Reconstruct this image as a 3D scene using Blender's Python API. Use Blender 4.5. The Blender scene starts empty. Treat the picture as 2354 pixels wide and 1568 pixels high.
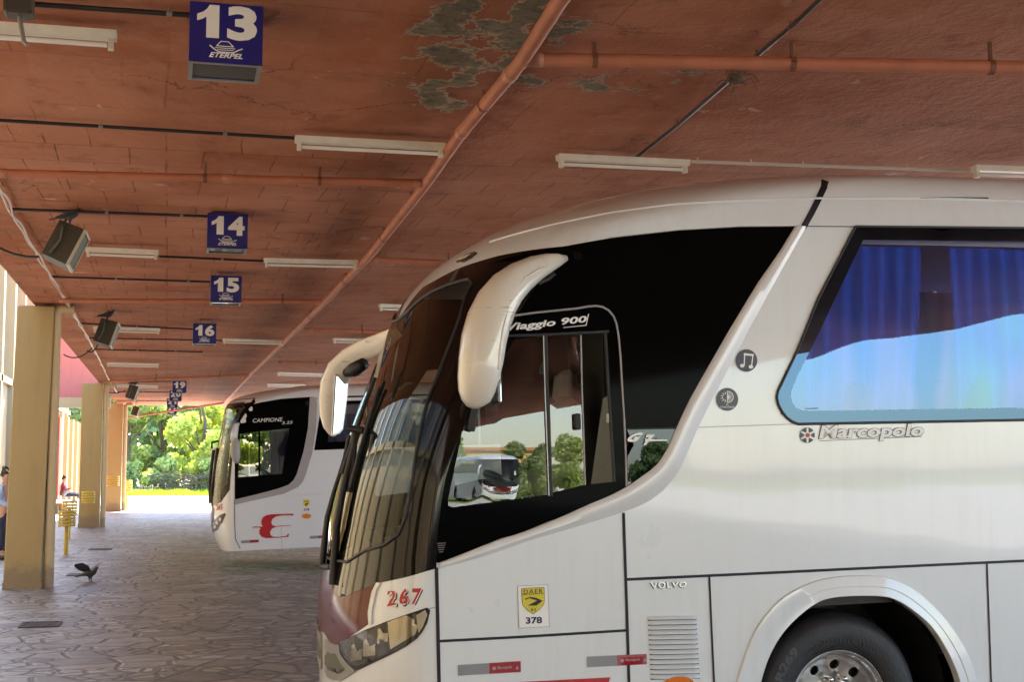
import bpy, math, random
import numpy as np
from mathutils import Vector, Matrix
from mathutils.geometry import delaunay_2d_cdt
random.seed(7)
SC = bpy.context.scene
COL = SC.collection
# ------------------------------------------------------------------ camera, light, exposure
F = 3139.0; CX, CY = 1177.0, 784.0                       # focal length and centre in reference pixels (2354 wide)
PIT = math.radians(5.152); PSI = math.radians(14.14)
fw = np.array([math.sin(PSI)*math.cos(PIT), math.cos(PSI)*math.cos(PIT), math.sin(PIT)])
rt = np.array([math.cos(PSI), -math.sin(PSI), 0.0]); upv = np.cross(rt, fw)
CAM = np.array([0, 0, 1.85])
cd = bpy.data.cameras.new('camera'); cam = bpy.data.objects.new('camera', cd); COL.objects.link(cam)
cd.sensor_width = 36; cd.lens = 48.0; cd.clip_start = 0.05; cd.clip_end = 2000
cam.matrix_world = Matrix(((rt[0], upv[0], -fw[0], CAM[0]), (rt[1], upv[1], -fw[1], CAM[1]), (rt[2], upv[2], -fw[2], CAM[2]), (0, 0, 0, 1)))
SC.camera = cam
SUN_EL, SUN_AZ = math.radians(44), math.radians(17)     # azimuth clockwise from +Y
w = bpy.data.worlds.new('World'); SC.world = w; w.use_nodes = True
sk = w.node_tree.nodes.new('ShaderNodeTexSky'); sk.sky_type = 'NISHITA'; sk.sun_disc = False
sk.sun_elevation = SUN_EL; sk.sun_rotation = SUN_AZ; sk.air_density = 1.0; sk.dust_density = .6; sk.ozone_density = 1.5
bg = w.node_tree.nodes['Background']; bg.inputs[1].default_value = 0.15
w.node_tree.links.new(sk.outputs[0], bg.inputs[0])
sl = bpy.data.lights.new('sun', 'SUN'); sl.energy = 4.5; sl.angle = math.radians(0.5); sl.color = (1, 0.93, 0.82)
so = bpy.data.objects.new('sun', sl); COL.objects.link(so)
sd = Vector((math.sin(SUN_AZ)*math.cos(SUN_EL), math.cos(SUN_AZ)*math.cos(SUN_EL), math.sin(SUN_EL)))
so.rotation_euler = sd.to_track_quat('Z', 'Y').to_euler(); so.location = (30, -30, 40)
SC.view_settings.view_transform = 'Standard'; SC.view_settings.look = 'None'
SC.view_settings.gamma = 1; SC.view_settings.use_curve_mapping = False
SC.view_settings.exposure = 2.95
SC.render.engine = 'CYCLES'
SC.cycles.max_bounces = 9; SC.cycles.diffuse_bounces = 5; SC.cycles.glossy_bounces = 4
SC.cycles.transparent_max_bounces = 12; SC.cycles.transmission_bounces = 3; SC.cycles.use_adaptive_sampling = True; SC.cycles.adaptive_threshold = .02

# ------------------------------------------------------------------ projection helpers
def ray(px, py): return fw*F + rt*(px-CX) + upv*(CY-py)
def proj(p):
    d = np.asarray(p, float)-CAM; z = d @ fw
    return CX+F*(d @ rt)/z, CY-F*(d @ upv)/z
def at_depth(px, py, z): return CAM + ray(px, py)*(z/F)
def at_height(px, py, h):
    d = ray(px, py); return CAM + d*((h-CAM[2])/d[2])
HC = 4.28                                                 # ceiling height at the pipe
def zceil(x): return HC + max(0.0, x-1.98)*0.025
def on_ceil(px, py, drop=0.0):
    h = HC
    for _ in range(8):
        p = at_height(px, py, h-drop); h = zceil(p[0])
    return p
def on_ground(px, py, h=0.0): return at_height(px, py, h)
# ------------------------------------------------------------------ object helpers
def tag(o, label=None, cat=None, group=None, kind=None):
    if label: o['label'] = label
    if cat: o['category'] = cat
    if group: o['group'] = group
    if kind: o['kind'] = kind
    return o
def empty(name, loc=(0, 0, 0), rz=0, label=None, cat=None, group=None, mw=None):
    o = bpy.data.objects.new(name, None); COL.objects.link(o); o.empty_display_size = .2
    if mw is not None: o.matrix_world = mw
    else: o.location = loc; o.rotation_euler = (0, 0, rz)
    return tag(o, label, cat, group)
def mk(name, vs, fs, mat, parent=None, smooth=False):
    me = bpy.data.meshes.new(name); me.from_pydata([tuple(map(float, v)) for v in vs], [], fs); me.update()
    if mat: me.materials.append(mat)
    if smooth: me.shade_smooth()
    o = bpy.data.objects.new(name, me); COL.objects.link(o)
    if parent: o.parent = parent
    return o
class MB:
    def __init__(s): s.v = []; s.f = []
    def add(s, vs, fs):
        n = len(s.v); s.v += [tuple(map(float, v)) for v in vs]; s.f += [tuple(i+n for i in f) for f in fs]; return s
    def box(s, c, d, rz=0, M=None, bev=0):
        x, y, z = [a/2 for a in d]; R = Matrix.Rotation(rz, 3, 'Z') if M is None else M
        if bev <= 0:
            vs = [Vector((i*x, j*y, k*z)) for i in (-1, 1) for j in (-1, 1) for k in (-1, 1)]
            fs = [(0, 1, 3, 2), (4, 6, 7, 5), (0, 4, 5, 1), (2, 3, 7, 6), (0, 2, 6, 4), (1, 5, 7, 3)]
        else:
            b = bev; vs = []; fs = []
            sec = [(x, y-b), (x-b, y), (-x+b, y), (-x, y-b), (-x, -y+b), (-x+b, -y), (x-b, -y), (x, -y+b)]
            lv = [(-z, b), (-z+b, 0), (z-b, 0), (z, b)]
            for zz, i in lv:
                for (a, c2) in sec: vs.append(Vector((a*(1-i/max(x, 1e-6)), c2*(1-i/max(y, 1e-6)), zz)))
            for l in range(3):
                for k in range(8): fs.append((l*8+k, l*8+(k+1) % 8, (l+1)*8+(k+1) % 8, (l+1)*8+k))
            fs.append(tuple(range(7, -1, -1))); fs.append(tuple(range(24, 32)))
        s.add([R @ v + Vector(c) for v in vs], fs); return s
    def tube(s, pts, r, n=8, cap=True, flat=1.0, up=None):
        pts = [Vector(p) for p in pts]; rs = r if isinstance(r, (list, tuple)) else [r]*len(pts)
        base = len(s.v); prev = None; vs = []
        for i, p in enumerate(pts):
            t = (pts[min(i+1, len(pts)-1)]-pts[max(i-1, 0)]).normalized()
            if prev is None:
                a = Vector(up) if up else (Vector((0, 0, 1)) if abs(t.z) < .9 else Vector((1, 0, 0)))
            else: a = prev
            b = t.cross(a).normalized(); a = b.cross(t).normalized(); prev = a
            for k in range(n):
                an = 2*math.pi*k/n; vs.append(p+(a*math.cos(an)+b*math.sin(an)*flat)*rs[i])
        fs = [(i*n+k, i*n+(k+1) % n, (i+1)*n+(k+1) % n, (i+1)*n+k) for i in range(len(pts)-1) for k in range(n)]
        if cap: fs += [tuple(range(n-1, -1, -1)), tuple((len(pts)-1)*n+k for k in range(n))]
        s.add(vs, fs); return s
    def lathe(s, prof, n=32, M=None, c=(0, 0, 0), a0=0, a1=2*math.pi):
        M = M or Matrix.Identity(3); full = abs(a1-a0-2*math.pi) < 1e-6; m = n if full else n+1; vs = []
        for (r, z) in prof:
            for k in range(m):
                an = a0+(a1-a0)*k/n; vs.append(M @ Vector((r*math.cos(an), r*math.sin(an), z))+Vector(c))
        fs = [(i*m+k, i*m+(k+1) % m, (i+1)*m+(k+1) % m, (i+1)*m+k) for i in range(len(prof)-1) for k in range(n)]
        s.add(vs, fs); return s
    def build(s, name, mat, parent=None, smooth=False): return mk(name, s.v, s.f, mat, parent, smooth)
def autosmooth(o, deg=35):
    me = o.data; me.shade_smooth()
    try: me.set_sharp_from_angle(angle=math.radians(deg))
    except Exception: pass
    return o
def copy_tree(o, parent=None, loc=None, label=None):
    c = o.copy(); COL.objects.link(c); c.parent = parent
    if parent is not None: c.matrix_parent_inverse = o.matrix_parent_inverse.copy()
    if loc is not None: c.location = loc
    if label: c['label'] = label
    for ch in [q for q in list(COL.objects) if q.parent == o]: copy_tree(ch, c)
    return c
# ------------------------------------------------------------------ materials
def M_(name):
    m = bpy.data.materials.new(name); m.use_nodes = True
    return m, m.node_tree, m.node_tree.nodes['Principled BSDF']
def N(nt, t, **kw):
    n = nt.nodes.new(t)
    for k, v in kw.items():
        if k.startswith('i'):
            key = k[1:]; n.inputs[int(key) if key.isdigit() else key.replace('_', ' ')].default_value = v
        else: setattr(n, k, v)
    return n
def L(nt, a, b): nt.links.new(a, b)
def mathn(nt, op, a, b=None, clamp=False):
    n = N(nt, 'ShaderNodeMath', operation=op); n.use_clamp = clamp
    for i, x in enumerate((a, b)):
        if x is None: continue
        if isinstance(x, (int, float)): n.inputs[i].default_value = x
        else: L(nt, x, n.inputs[i])
    return n.outputs[0]
def mixc(nt, fac, a, b, mode='MIX'):
    n = N(nt, 'ShaderNodeMixRGB', blend_type=mode)
    for i, x in enumerate((fac, a, b)):
        if isinstance(x, (int, float)): n.inputs[i].default_value = x
        elif isinstance(x, tuple): n.inputs[i].default_value = (*x, 1) if len(x) == 3 else x
        else: L(nt, x, n.inputs[i])
    return n.outputs[0]
def ramp(nt, x, p0, p1, c0=(0, 0, 0), c1=(1, 1, 1)):
    n = N(nt, 'ShaderNodeValToRGB'); e = n.color_ramp.elements
    e[0].position = p0; e[1].position = p1; e[0].color = (*c0, 1); e[1].color = (*c1, 1)
    L(nt, x, n.inputs[0]); return n.outputs[0]
def noise(nt, vec, sc, det=4, rough=.55, dist=0):
    n = N(nt, 'ShaderNodeTexNoise'); n.inputs['Scale'].default_value = sc; n.inputs['Detail'].default_value = det
    n.inputs['Roughness'].default_value = rough; n.inputs['Distortion'].default_value = dist
    if vec is not None: L(nt, vec, n.inputs['Vector'])
    return n.outputs['Fac']
def plain(name, col, rough=.5, metal=0, var=.15, sc=6, coat=0, bump=0, spec=.5):
    m, nt, b = M_(name)
    g = N(nt, 'ShaderNodeNewGeometry').outputs['Position']
    f = noise(nt, g, sc, 5)
    c = mixc(nt, f, tuple(x*(1-var) for x in col), tuple(min(1, x*(1+var)) for x in col))
    L(nt, c, b.inputs['Base Color']); b.inputs['Roughness'].default_value = rough; b.inputs['Metallic'].default_value = metal
    b.inputs['Coat Weight'].default_value = coat; b.inputs['Coat Roughness'].default_value = .06
    b.inputs['Specular IOR Level'].default_value = spec
    if bump:
        bn = N(nt, 'ShaderNodeBump'); bn.inputs['Strength'].default_value = bump; bn.inputs['Distance'].default_value = .01
        L(nt, noise(nt, g, sc*6, 4), bn.inputs['Height']); L(nt, bn.outputs[0], b.inputs['Normal'])
    return m
def glassm(name, tint, ior=1.5, rough=0.0, gcol=(1, 1, 1)):
    m = bpy.data.materials.new(name); m.use_nodes = True; nt = m.node_tree
    nt.nodes.remove(nt.nodes['Principled BSDF'])
    t = N(nt, 'ShaderNodeBsdfTransparent'); t.inputs[0].default_value = (*tint, 1)
    g = N(nt, 'ShaderNodeBsdfGlossy'); g.inputs['Roughness'].default_value = rough; g.inputs['Color'].default_value = (*gcol, 1)
    ge = N(nt, 'ShaderNodeNewGeometry'); dt = N(nt, 'ShaderNodeVectorMath', operation='DOT_PRODUCT'); L(nt, ge.outputs['Normal'], dt.inputs[0]); L(nt, ge.outputs['Incoming'], dt.inputs[1])
    r0 = ((ior-1)/(ior+1))**2; om = mathn(nt, 'SUBTRACT', 1.0, mathn(nt, 'ABSOLUTE', dt.outputs['Value']), True)
    fr = mathn(nt, 'ADD', mathn(nt, 'MULTIPLY', mathn(nt, 'POWER', om, 5), 1-r0), r0, True)       # Schlick, the same from both sides
    mx = N(nt, 'ShaderNodeMixShader'); L(nt, fr, mx.inputs[0]); L(nt, t.outputs[0], mx.inputs[1]); L(nt, g.outputs[0], mx.inputs[2])
    L(nt, mx.outputs[0], nt.nodes['Material Output'].inputs[0]); return m
def mat_tint():
    m = glassm('tinted_window_glass', (.62, .62, .72), 2.25); nt = m.node_tree; gl = [n for n in nt.nodes if n.type == 'BSDF_GLOSSY'][0]
    g = N(nt, 'ShaderNodeNewGeometry').outputs['Position']; mp = N(nt, 'ShaderNodeMapping'); mp.inputs['Scale'].default_value = (1.0, .2, .35); L(nt, g, mp.inputs[0])
    n = N(nt, 'ShaderNodeTexNoise'); n.inputs['Scale'].default_value = 2.6; n.inputs['Detail'].default_value = 1; L(nt, mp.outputs[0], n.inputs['Vector'])
    r = N(nt, 'ShaderNodeValToRGB'); e = r.color_ramp.elements; e[0].position = .32; e[0].color = (.34, .57, .70, 1); e[1].position = .68; e[1].color = (.28, .46, .74, 1)
    for p_, c_ in ((.45, (.34, .50, .74, 1)), (.56, (.40, .50, .78, 1))): q = e.new(p_); q.color = c_
    L(nt, n.outputs['Fac'], r.inputs[0]); L(nt, r.outputs[0], gl.inputs['Color'])
    bn = N(nt, 'ShaderNodeBump'); bn.inputs['Strength'].default_value = .25; bn.inputs['Distance'].default_value = .02; L(nt, noise(nt, g, 1.3, 1), bn.inputs['Height']); L(nt, bn.outputs[0], gl.inputs['Normal']); return m
def mat_paint(name, col, dirt=.25):
    m, nt, b = M_(name); g = N(nt, 'ShaderNodeNewGeometry').outputs['Position']
    n1 = noise(nt, g, 1.3, 6, .6); mp = N(nt, 'ShaderNodeMapping'); mp.inputs['Scale'].default_value = (9, 9, .8); L(nt, g, mp.inputs[0])
    n2 = noise(nt, mp.outputs[0], 2.0, 5, .6)
    d = mathn(nt, 'MULTIPLY', ramp(nt, n1, .4, .75), ramp(nt, n2, .45, .8))
    c = mixc(nt, mathn(nt, 'MULTIPLY', d, dirt), col, (col[0]*.72, col[1]*.64, col[2]*.5))
    if dirt >= .5:                                        # scrapes across the mirror shell
        ms = N(nt, 'ShaderNodeMapping'); ms.inputs['Scale'].default_value = (5, 5, 75); L(nt, g, ms.inputs[0])
        sc_ = mathn(nt, 'MULTIPLY', ramp(nt, noise(nt, ms.outputs[0], 1, 3), .60, .66), ramp(nt, noise(nt, g, 6, 2), .52, .60)); c = mixc(nt, mathn(nt, 'MULTIPLY', sc_, .55), c, (.22, .17, .11))
    fine = noise(nt, g, 90, 2); c = mixc(nt, mathn(nt, 'MULTIPLY', ramp(nt, fine, .68, .75), .12), c, (.2, .17, .13))
    L(nt, c, b.inputs['Base Color'])
    r = mathn(nt, 'ADD', mathn(nt, 'MULTIPLY', n1, .15), .22); L(nt, r, b.inputs['Roughness'])
    b.inputs['Coat Weight'].default_value = .8; b.inputs['Coat Roughness'].default_value = .03
    bn = N(nt, 'ShaderNodeBump'); bn.inputs['Strength'].default_value = .10; bn.inputs['Distance'].default_value = .03
    L(nt, noise(nt, g, 1.6, 1), bn.inputs['Height']); L(nt, bn.outputs[0], b.inputs['Coat Normal'])
    return m
PATCHES = [(1040, 45, .36), (1075, 20, .25), (985, 60, .22), (1010, 118, .28), (1060, 130, .2), (1190, 90, .30), (1225, 30, .28), (1180, 150, .22),
           (945, 185, .14), (1000, 190, .22), (1000, 225, .18), (1060, 180, .12), (1055, 235, .14), (1265, 70, .26), (1200, 180, .2), (1270, 25, .2), (1378, 193, .16), (1575, 178, .12), (1466, 212, .1), (1110, 60, .3)]
def mat_ceiling():
    m, nt, b = M_('red_ceiling'); g = N(nt, 'ShaderNodeNewGeometry').outputs['Position']
    def nz(sc, det, rough=.6, dist=0):
        n = N(nt, 'ShaderNodeTexNoise'); n.noise_dimensions = '2D'; n.inputs['Scale'].default_value = sc; n.inputs['Detail'].default_value = det; n.inputs['Roughness'].default_value = rough; n.inputs['Distortion'].default_value = dist; L(nt, g, n.inputs['Vector']); return n
    nA = nz(.45, 3); nB = nz(2.6, 5, .68); nC = nz(16, 2, .6)
    spA = N(nt, 'ShaderNodeSeparateColor'); L(nt, nA.outputs['Color'], spA.inputs[0]); spB = N(nt, 'ShaderNodeSeparateColor'); L(nt, nB.outputs['Color'], spB.inputs[0])
    a0, a1, a2_ = nA.outputs['Fac'], spA.outputs[1], spA.outputs[2]; b0, b1_, b2_ = nB.outputs['Fac'], spB.outputs[1], spB.outputs[2]
    c = mixc(nt, ramp(nt, a0, .35, .65), (.34, .115, .050), (.46, .185, .102))
    c = mixc(nt, mathn(nt, 'MULTIPLY', ramp(nt, b0, .5, .72), .5), c, (.44, .205, .125))
    c = mixc(nt, mathn(nt, 'MULTIPLY', ramp(nt, b1_, .56, .7), .5), c, (.22, .07, .035))
    sc_ = N(nt, 'ShaderNodeVectorMath', operation='SCALE'); L(nt, nA.outputs['Color'], sc_.inputs[0]); sc_.inputs['Scale'].default_value = .10
    ad = N(nt, 'ShaderNodeVectorMath', operation='ADD'); L(nt, g, ad.inputs[0]); L(nt, sc_.outputs[0], ad.inputs[1])
    def bricks(w_, h_, mort, offs, sm):
        t = N(nt, 'ShaderNodeTexBrick'); t.inputs['Scale'].default_value = 1; t.inputs['Brick Width'].default_value = w_; t.inputs['Row Height'].default_value = h_
        t.inputs['Mortar Size'].default_value = mort; t.inputs['Mortar Smooth'].default_value = sm; t.offset = offs
        t.inputs['Color1'].default_value = (0, 0, 0, 1); t.inputs['Color2'].default_value = (1, 1, 1, 1); t.inputs['Mortar'].default_value = (0, 0, 0, 1)
        L(nt, ad.outputs[0], t.inputs['Vector']); return t
    q1 = bricks(2.4, 1.2, .010, .37, .3); q2 = bricks(.55, .6, .007, .5, .4)
    sy = N(nt, 'ShaderNodeSeparateXYZ'); L(nt, g, sy.inputs[0]); farf = ramp(nt, mathn(nt, 'MULTIPLY', sy.outputs[1], .05), .505, .53); farg = mathn(nt, 'MULTIPLY', farf, ramp(nt, b1_, .34, .46))
    j = mathn(nt, 'MAXIMUM', mathn(nt, 'MULTIPLY', mathn(nt, 'MULTIPLY', q2.outputs['Fac'], farg), .9), mathn(nt, 'MULTIPLY', q1.outputs['Fac'], mathn(nt, 'MULTIPLY', ramp(nt, b2_, .42, .55), mathn(nt, 'ADD', mathn(nt, 'MULTIPLY', farf, .5), .5))))
    c = mixc(nt, mathn(nt, 'MULTIPLY', j, .62), c, (.10, .035, .02))
    c = mixc(nt, mathn(nt, 'MULTIPLY', q2.outputs['Color'], .16), c, (.62, .30, .20))
    vo = N(nt, 'ShaderNodeTexVoronoi', feature='DISTANCE_TO_EDGE', voronoi_dimensions='2D'); vo.inputs['Scale'].default_value = .5
    o2 = N(nt, 'ShaderNodeVectorMath', operation='SCALE'); L(nt, nB.outputs['Color'], o2.inputs[0]); o2.inputs['Scale'].default_value = .75
    a2 = N(nt, 'ShaderNodeVectorMath', operation='ADD'); L(nt, g, a2.inputs[0]); L(nt, o2.outputs[0], a2.inputs[1]); L(nt, a2.outputs[0], vo.inputs['Vector'])
    cr = mathn(nt, 'MULTIPLY', ramp(nt, vo.outputs['Distance'], .0, .010, (1, 1, 1), (0, 0, 0)), ramp(nt, a2_, .5, .58))
    c = mixc(nt, mathn(nt, 'MULTIPLY', cr, .8), c, (.09, .035, .02))
    fl = mathn(nt, 'MULTIPLY', ramp(nt, b2_, .68, .70), ramp(nt, a1, .48, .6)); c = mixc(nt, mathn(nt, 'MULTIPLY', fl, .55), c, (.66, .46, .38))
    # soot and damp stains beside the main pipe
    sep = N(nt, 'ShaderNodeSeparateXYZ'); L(nt, g, sep.inputs[0]); acc = None
    ds = mathn(nt, 'ABSOLUTE', mathn(nt, 'SUBTRACT', sep.outputs[0], 1.72)); so_ = mathn(nt, 'MULTIPLY', ramp(nt, ds, .0, .55, (1, 1, 1), (0, 0, 0)), ramp(nt, mathn(nt, 'ADD', a2_, mathn(nt, 'MULTIPLY', b1_, .4)), .36, .80))
    c = mixc(nt, mathn(nt, 'MULTIPLY', so_, .55), c, (.10, .042, .026))
    c = mixc(nt, mathn(nt, 'MULTIPLY', ramp(nt, a2_, .56, .70), .25), c, (.20, .075, .04))
    for px, py, r_ in PATCHES:
        p = on_ceil(px, py)
        cv = N(nt, 'ShaderNodeVectorMath', operation='SUBTRACT'); L(nt, g, cv.inputs[0]); cv.inputs[1].default_value = (float(p[0]), float(p[1]), 0)
        mu = N(nt, 'ShaderNodeVectorMath', operation='MULTIPLY'); L(nt, cv.outputs[0], mu.inputs[0]); mu.inputs[1].default_value = (1, .62, 0)
        ln = N(nt, 'ShaderNodeVectorMath', operation='LENGTH'); L(nt, mu.outputs[0], ln.inputs[0])
        v = mathn(nt, 'SUBTRACT', r_*.50, ln.outputs['Value']); acc = v if acc is None else mathn(nt, 'MAXIMUM', acc, v)
    big = acc
    acc = mathn(nt, 'ADD', acc, mathn(nt, 'MULTIPLY', mathn(nt, 'SUBTRACT', b0, .5), .75))
    pm = ramp(nt, acc, .0, .010); rim = mathn(nt, 'SUBTRACT', ramp(nt, acc, .0, .004), ramp(nt, acc, .016, .05))
    cem = mixc(nt, b1_, (.085, .07, .045), (.24, .205, .14)); cem = mixc(nt, mathn(nt, 'MULTIPLY', ramp(nt, nC.outputs['Fac'], .55, .65), .5), cem, (.06, .05, .04))
    stain = ramp(nt, mathn(nt, 'ADD', big, mathn(nt, 'MULTIPLY', a0, .5)), .05, .5)
    c = mixc(nt, mathn(nt, 'MULTIPLY', stain, .6), c, (.15, .065, .035))
    c = mixc(nt, pm, c, cem); c = mixc(nt, mathn(nt, 'MULTIPLY', mathn(nt, 'MAXIMUM', rim, 0.0), .65), c, (.50, .34, .25))
    L(nt, c, b.inputs['Base Color']); b.inputs['Roughness'].default_value = .85; b.inputs['Specular IOR Level'].default_value = .12
    h = mathn(nt, 'SUBTRACT', mathn(nt, 'ADD', mathn(nt, 'MULTIPLY', nC.outputs['Fac'], .3), mathn(nt, 'MULTIPLY', b0, 1.1)),
              mathn(nt, 'ADD', mathn(nt, 'ADD', mathn(nt, 'MULTIPLY', j, .6), mathn(nt, 'MULTIPLY', pm, .6)), mathn(nt, 'MULTIPLY', cr, .6)))
    bn = N(nt, 'ShaderNodeBump'); bn.inputs['Strength'].default_value = .6; bn.inputs['Distance'].default_value = .03
    L(nt, h, bn.inputs['Height']); L(nt, bn.outputs[0], b.inputs['Normal']); return m
def mat_flag():
    m, nt, b = M_('flagstones'); g = N(nt, 'ShaderNodeNewGeometry').outputs['Position']
    def nz(sc, det, rough=.6):
        n = N(nt, 'ShaderNodeTexNoise'); n.noise_dimensions = '2D'; n.inputs['Scale'].default_value = sc; n.inputs['Detail'].default_value = det; n.inputs['Roughness'].default_value = rough; L(nt, g, n.inputs['Vector']); return n
    mp = N(nt, 'ShaderNodeMapping'); mp.inputs['Scale'].default_value = (2.15, 2.6, 0); mp.inputs['Rotation'].default_value = (0, 0, .12); L(nt, g, mp.inputs[0])
    w1 = nz(.9, 1); o2 = N(nt, 'ShaderNodeVectorMath', operation='SCALE'); L(nt, w1.outputs['Color'], o2.inputs[0]); o2.inputs['Scale'].default_value = .45
    a2 = N(nt, 'ShaderNodeVectorMath', operation='ADD'); L(nt, mp.outputs[0], a2.inputs[0]); L(nt, o2.outputs[0], a2.inputs[1])
    def vor(sc, feat, off=0):
        v = N(nt, 'ShaderNodeTexVoronoi', feature=feat, voronoi_dimensions='2D'); v.inputs['Scale'].default_value = sc; L(nt, a2.outputs[0], v.inputs['Vector']); return v
    v = vor(1.0, 'DISTANCE_TO_EDGE'); v2 = vor(1.0, 'F1'); vb = vor(2.1, 'DISTANCE_TO_EDGE'); vb2 = vor(2.1, 'F1')
    sp = N(nt, 'ShaderNodeSeparateColor'); L(nt, v2.outputs['Color'], sp.inputs[0]); sb = N(nt, 'ShaderNodeSeparateColor'); L(nt, vb2.outputs['Color'], sb.inputs[0])
    split = mathn(nt, 'GREATER_THAN', sp.outputs[1], .52)                    # some stones are broken into smaller ones
    dist = mathn(nt, 'MINIMUM', v.outputs['Distance'], mathn(nt, 'ADD', mathn(nt, 'MULTIPLY', vb.outputs['Distance'], .5), mathn(nt, 'MULTIPLY', mathn(nt, 'SUBTRACT', 1.0, split), 9)))
    tone = mathn(nt, 'ADD', mathn(nt, 'MULTIPLY', sp.outputs[0], .6), mathn(nt, 'MULTIPLY', sb.outputs[0], mathn(nt, 'MULTIPLY', split, .4)))
    n1 = nz(4, 5, .7); s1 = N(nt, 'ShaderNodeSeparateColor'); L(nt, n1.outputs['Color'], s1.inputs[0]); n2 = nz(.6, 3)
    c = mixc(nt, tone, (.165, .165, .178), (.44, .435, .455))
    c = mixc(nt, mathn(nt, 'MULTIPLY', ramp(nt, sp.outputs[2], .72, .9), .45), c, (.36, .30, .25))
    c = mixc(nt, mathn(nt, 'MULTIPLY', ramp(nt, s1.outputs[1], .48, .68), .5), c, (.13, .115, .125))
    c = mixc(nt, mathn(nt, 'MULTIPLY', ramp(nt, n2.outputs['Fac'], .5, .7), .4), c, (.13, .112, .12))
    ed = mathn(nt, 'ADD', dist, mathn(nt, 'MULTIPLY', mathn(nt, 'SUBTRACT', s1.outputs[2], .5), .035))
    e = ramp(nt, ed, .030, .085, (1, 1, 1), (0, 0, 0))
    c = mixc(nt, mathn(nt, 'MULTIPLY', e, .68), c, (.06, .055, .058))
    L(nt, c, b.inputs['Base Color']); L(nt, mathn(nt, 'ADD', mathn(nt, 'MULTIPLY', n1.outputs['Fac'], .35), .32), b.inputs['Roughness'])
    h = mathn(nt, 'ADD', mathn(nt, 'SUBTRACT', mathn(nt, 'MULTIPLY', sp.outputs[2], .4), mathn(nt, 'MULTIPLY', e, 1.0)), mathn(nt, 'MULTIPLY', n1.outputs['Fac'], .5))
    bn = N(nt, 'ShaderNodeBump'); bn.inputs['Strength'].default_value = .6; bn.inputs['Distance'].default_value = .02
    L(nt, h, bn.inputs['Height']); L(nt, bn.outputs[0], b.inputs['Normal']); return m
def mat_wall(name, col, stain=.3):
    m, nt, b = M_(name); g = N(nt, 'ShaderNodeNewGeometry').outputs['Position']
    c = mixc(nt, noise(nt, g, .8, 5, .6), tuple(x*.9 for x in col), tuple(x*1.08 for x in col))
    mp = N(nt, 'ShaderNodeMapping'); mp.inputs['Scale'].default_value = (6, 6, .7); L(nt, g, mp.inputs[0])
    st = mathn(nt, 'MULTIPLY', ramp(nt, noise(nt, mp.outputs[0], 1.5, 6, .7), .5, .75), stain)
    c = mixc(nt, st, c, tuple(x*.55 for x in col))
    sep = N(nt, 'ShaderNodeSeparateXYZ'); L(nt, g, sep.inputs[0])
    low = mathn(nt, 'MULTIPLY', ramp(nt, mathn(nt, 'ADD', sep.outputs[2], mathn(nt, 'MULTIPLY', noise(nt, g, 5, 5, .7), -.5)), -.2, .12, (1, 1, 1), (0, 0, 0)), .7)
    c = mixc(nt, low, c, (.2, .14, .09))
    sc = mathn(nt, 'MULTIPLY', ramp(nt, noise(nt, g, 3.1, 8, .75, .8), .7, .73), .6); c = mixc(nt, sc, c, tuple(x*.45 for x in col))
    L(nt, c, b.inputs['Base Color']); b.inputs['Roughness'].default_value = .6
    bn = N(nt, 'ShaderNodeBump'); bn.inputs['Strength'].default_value = .3; bn.inputs['Distance'].default_value = .01
    L(nt, noise(nt, g, 20, 5), bn.inputs['Height']); L(nt, bn.outputs[0], b.inputs['Normal']); return m
def mat_leaf(name, c0, c1):
    m, nt, b = M_(name); g = N(nt, 'ShaderNodeNewGeometry')
    f = noise(nt, g.outputs['Position'], 1.1, 3)
    c = mixc(nt, ramp(nt, f, .35, .65), c0, c1)
    c = mixc(nt, mathn(nt, 'MULTIPLY', g.outputs['Random Per Island'], .45), c, tuple(min(1, x*1.7) for x in c1))
    L(nt, c, b.inputs['Base Color']); b.inputs['Roughness'].default_value = .55
    tr = N(nt, 'ShaderNodeBsdfTranslucent'); L(nt, mixc(nt, 1.0, c, (1.5, 1.7, .5), 'MULTIPLY'), tr.inputs[0])
    mx = N(nt, 'ShaderNodeMixShader'); mx.inputs[0].default_value = .4
    L(nt, b.outputs[0], mx.inputs[1]); L(nt, tr.outputs[0], mx.inputs[2]); L(nt, mx.outputs[0], nt.nodes['Material Output'].inputs[0]); return m
MT = {}
MT['ceil'] = mat_ceiling(); MT['flag'] = mat_flag()
MT['ochre'] = mat_wall('ochre_column_paint', (.35, .245, .098)); MT['cream'] = mat_wall('cream_wall', (.50, .38, .21), .2)
MT['orange_wall'] = mat_wall('orange_wall', (.48, .24, .10), .2); MT['pink'] = mat_wall('pink_wall', (.55, .16, .14), .3)
MT['concrete'] = plain('pale_concrete', (.55, .53, .50), .8, var=.15, sc=.6, bump=.3)
MT['earth'] = plain('earth', (.16, .13, .08), .9, var=.3, sc=.8)
MT['turf'] = plain('turf', (.20, .27, .035), .8, var=.35, sc=1.2, bump=.8)
MT['paint'] = mat_paint('white_bus_paint', (.79, .84, .89), .35); MT['paint2'] = mat_paint('cool_white_bus_paint', (.78, .82, .88), .12)
MT['mirror_paint'] = mat_paint('cream_mirror_paint', (.78, .73, .64), .5)
MT['silver'] = plain('silver_trim', (.76, .77, .79), .3, metal=.05, var=.05, coat=.5)
MT['grey_trim'] = plain('lilac_grey_trim', (.40, .38, .40), .4, var=.05)
MT['blackgloss'] = plain('black_gloss', (.003, .003, .003), .05, var=.3, spec=.02)
MT['blackmask'] = plain('black_front_mask', (.005, .004, .004), .07, var=.3, spec=.3)
MT['blackmatt'] = plain('black_rubber', (.012, .011, .013), .5, var=.3)
MT['seam'] = plain('dark_seam', (.008, .006, .016), .6)
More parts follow.
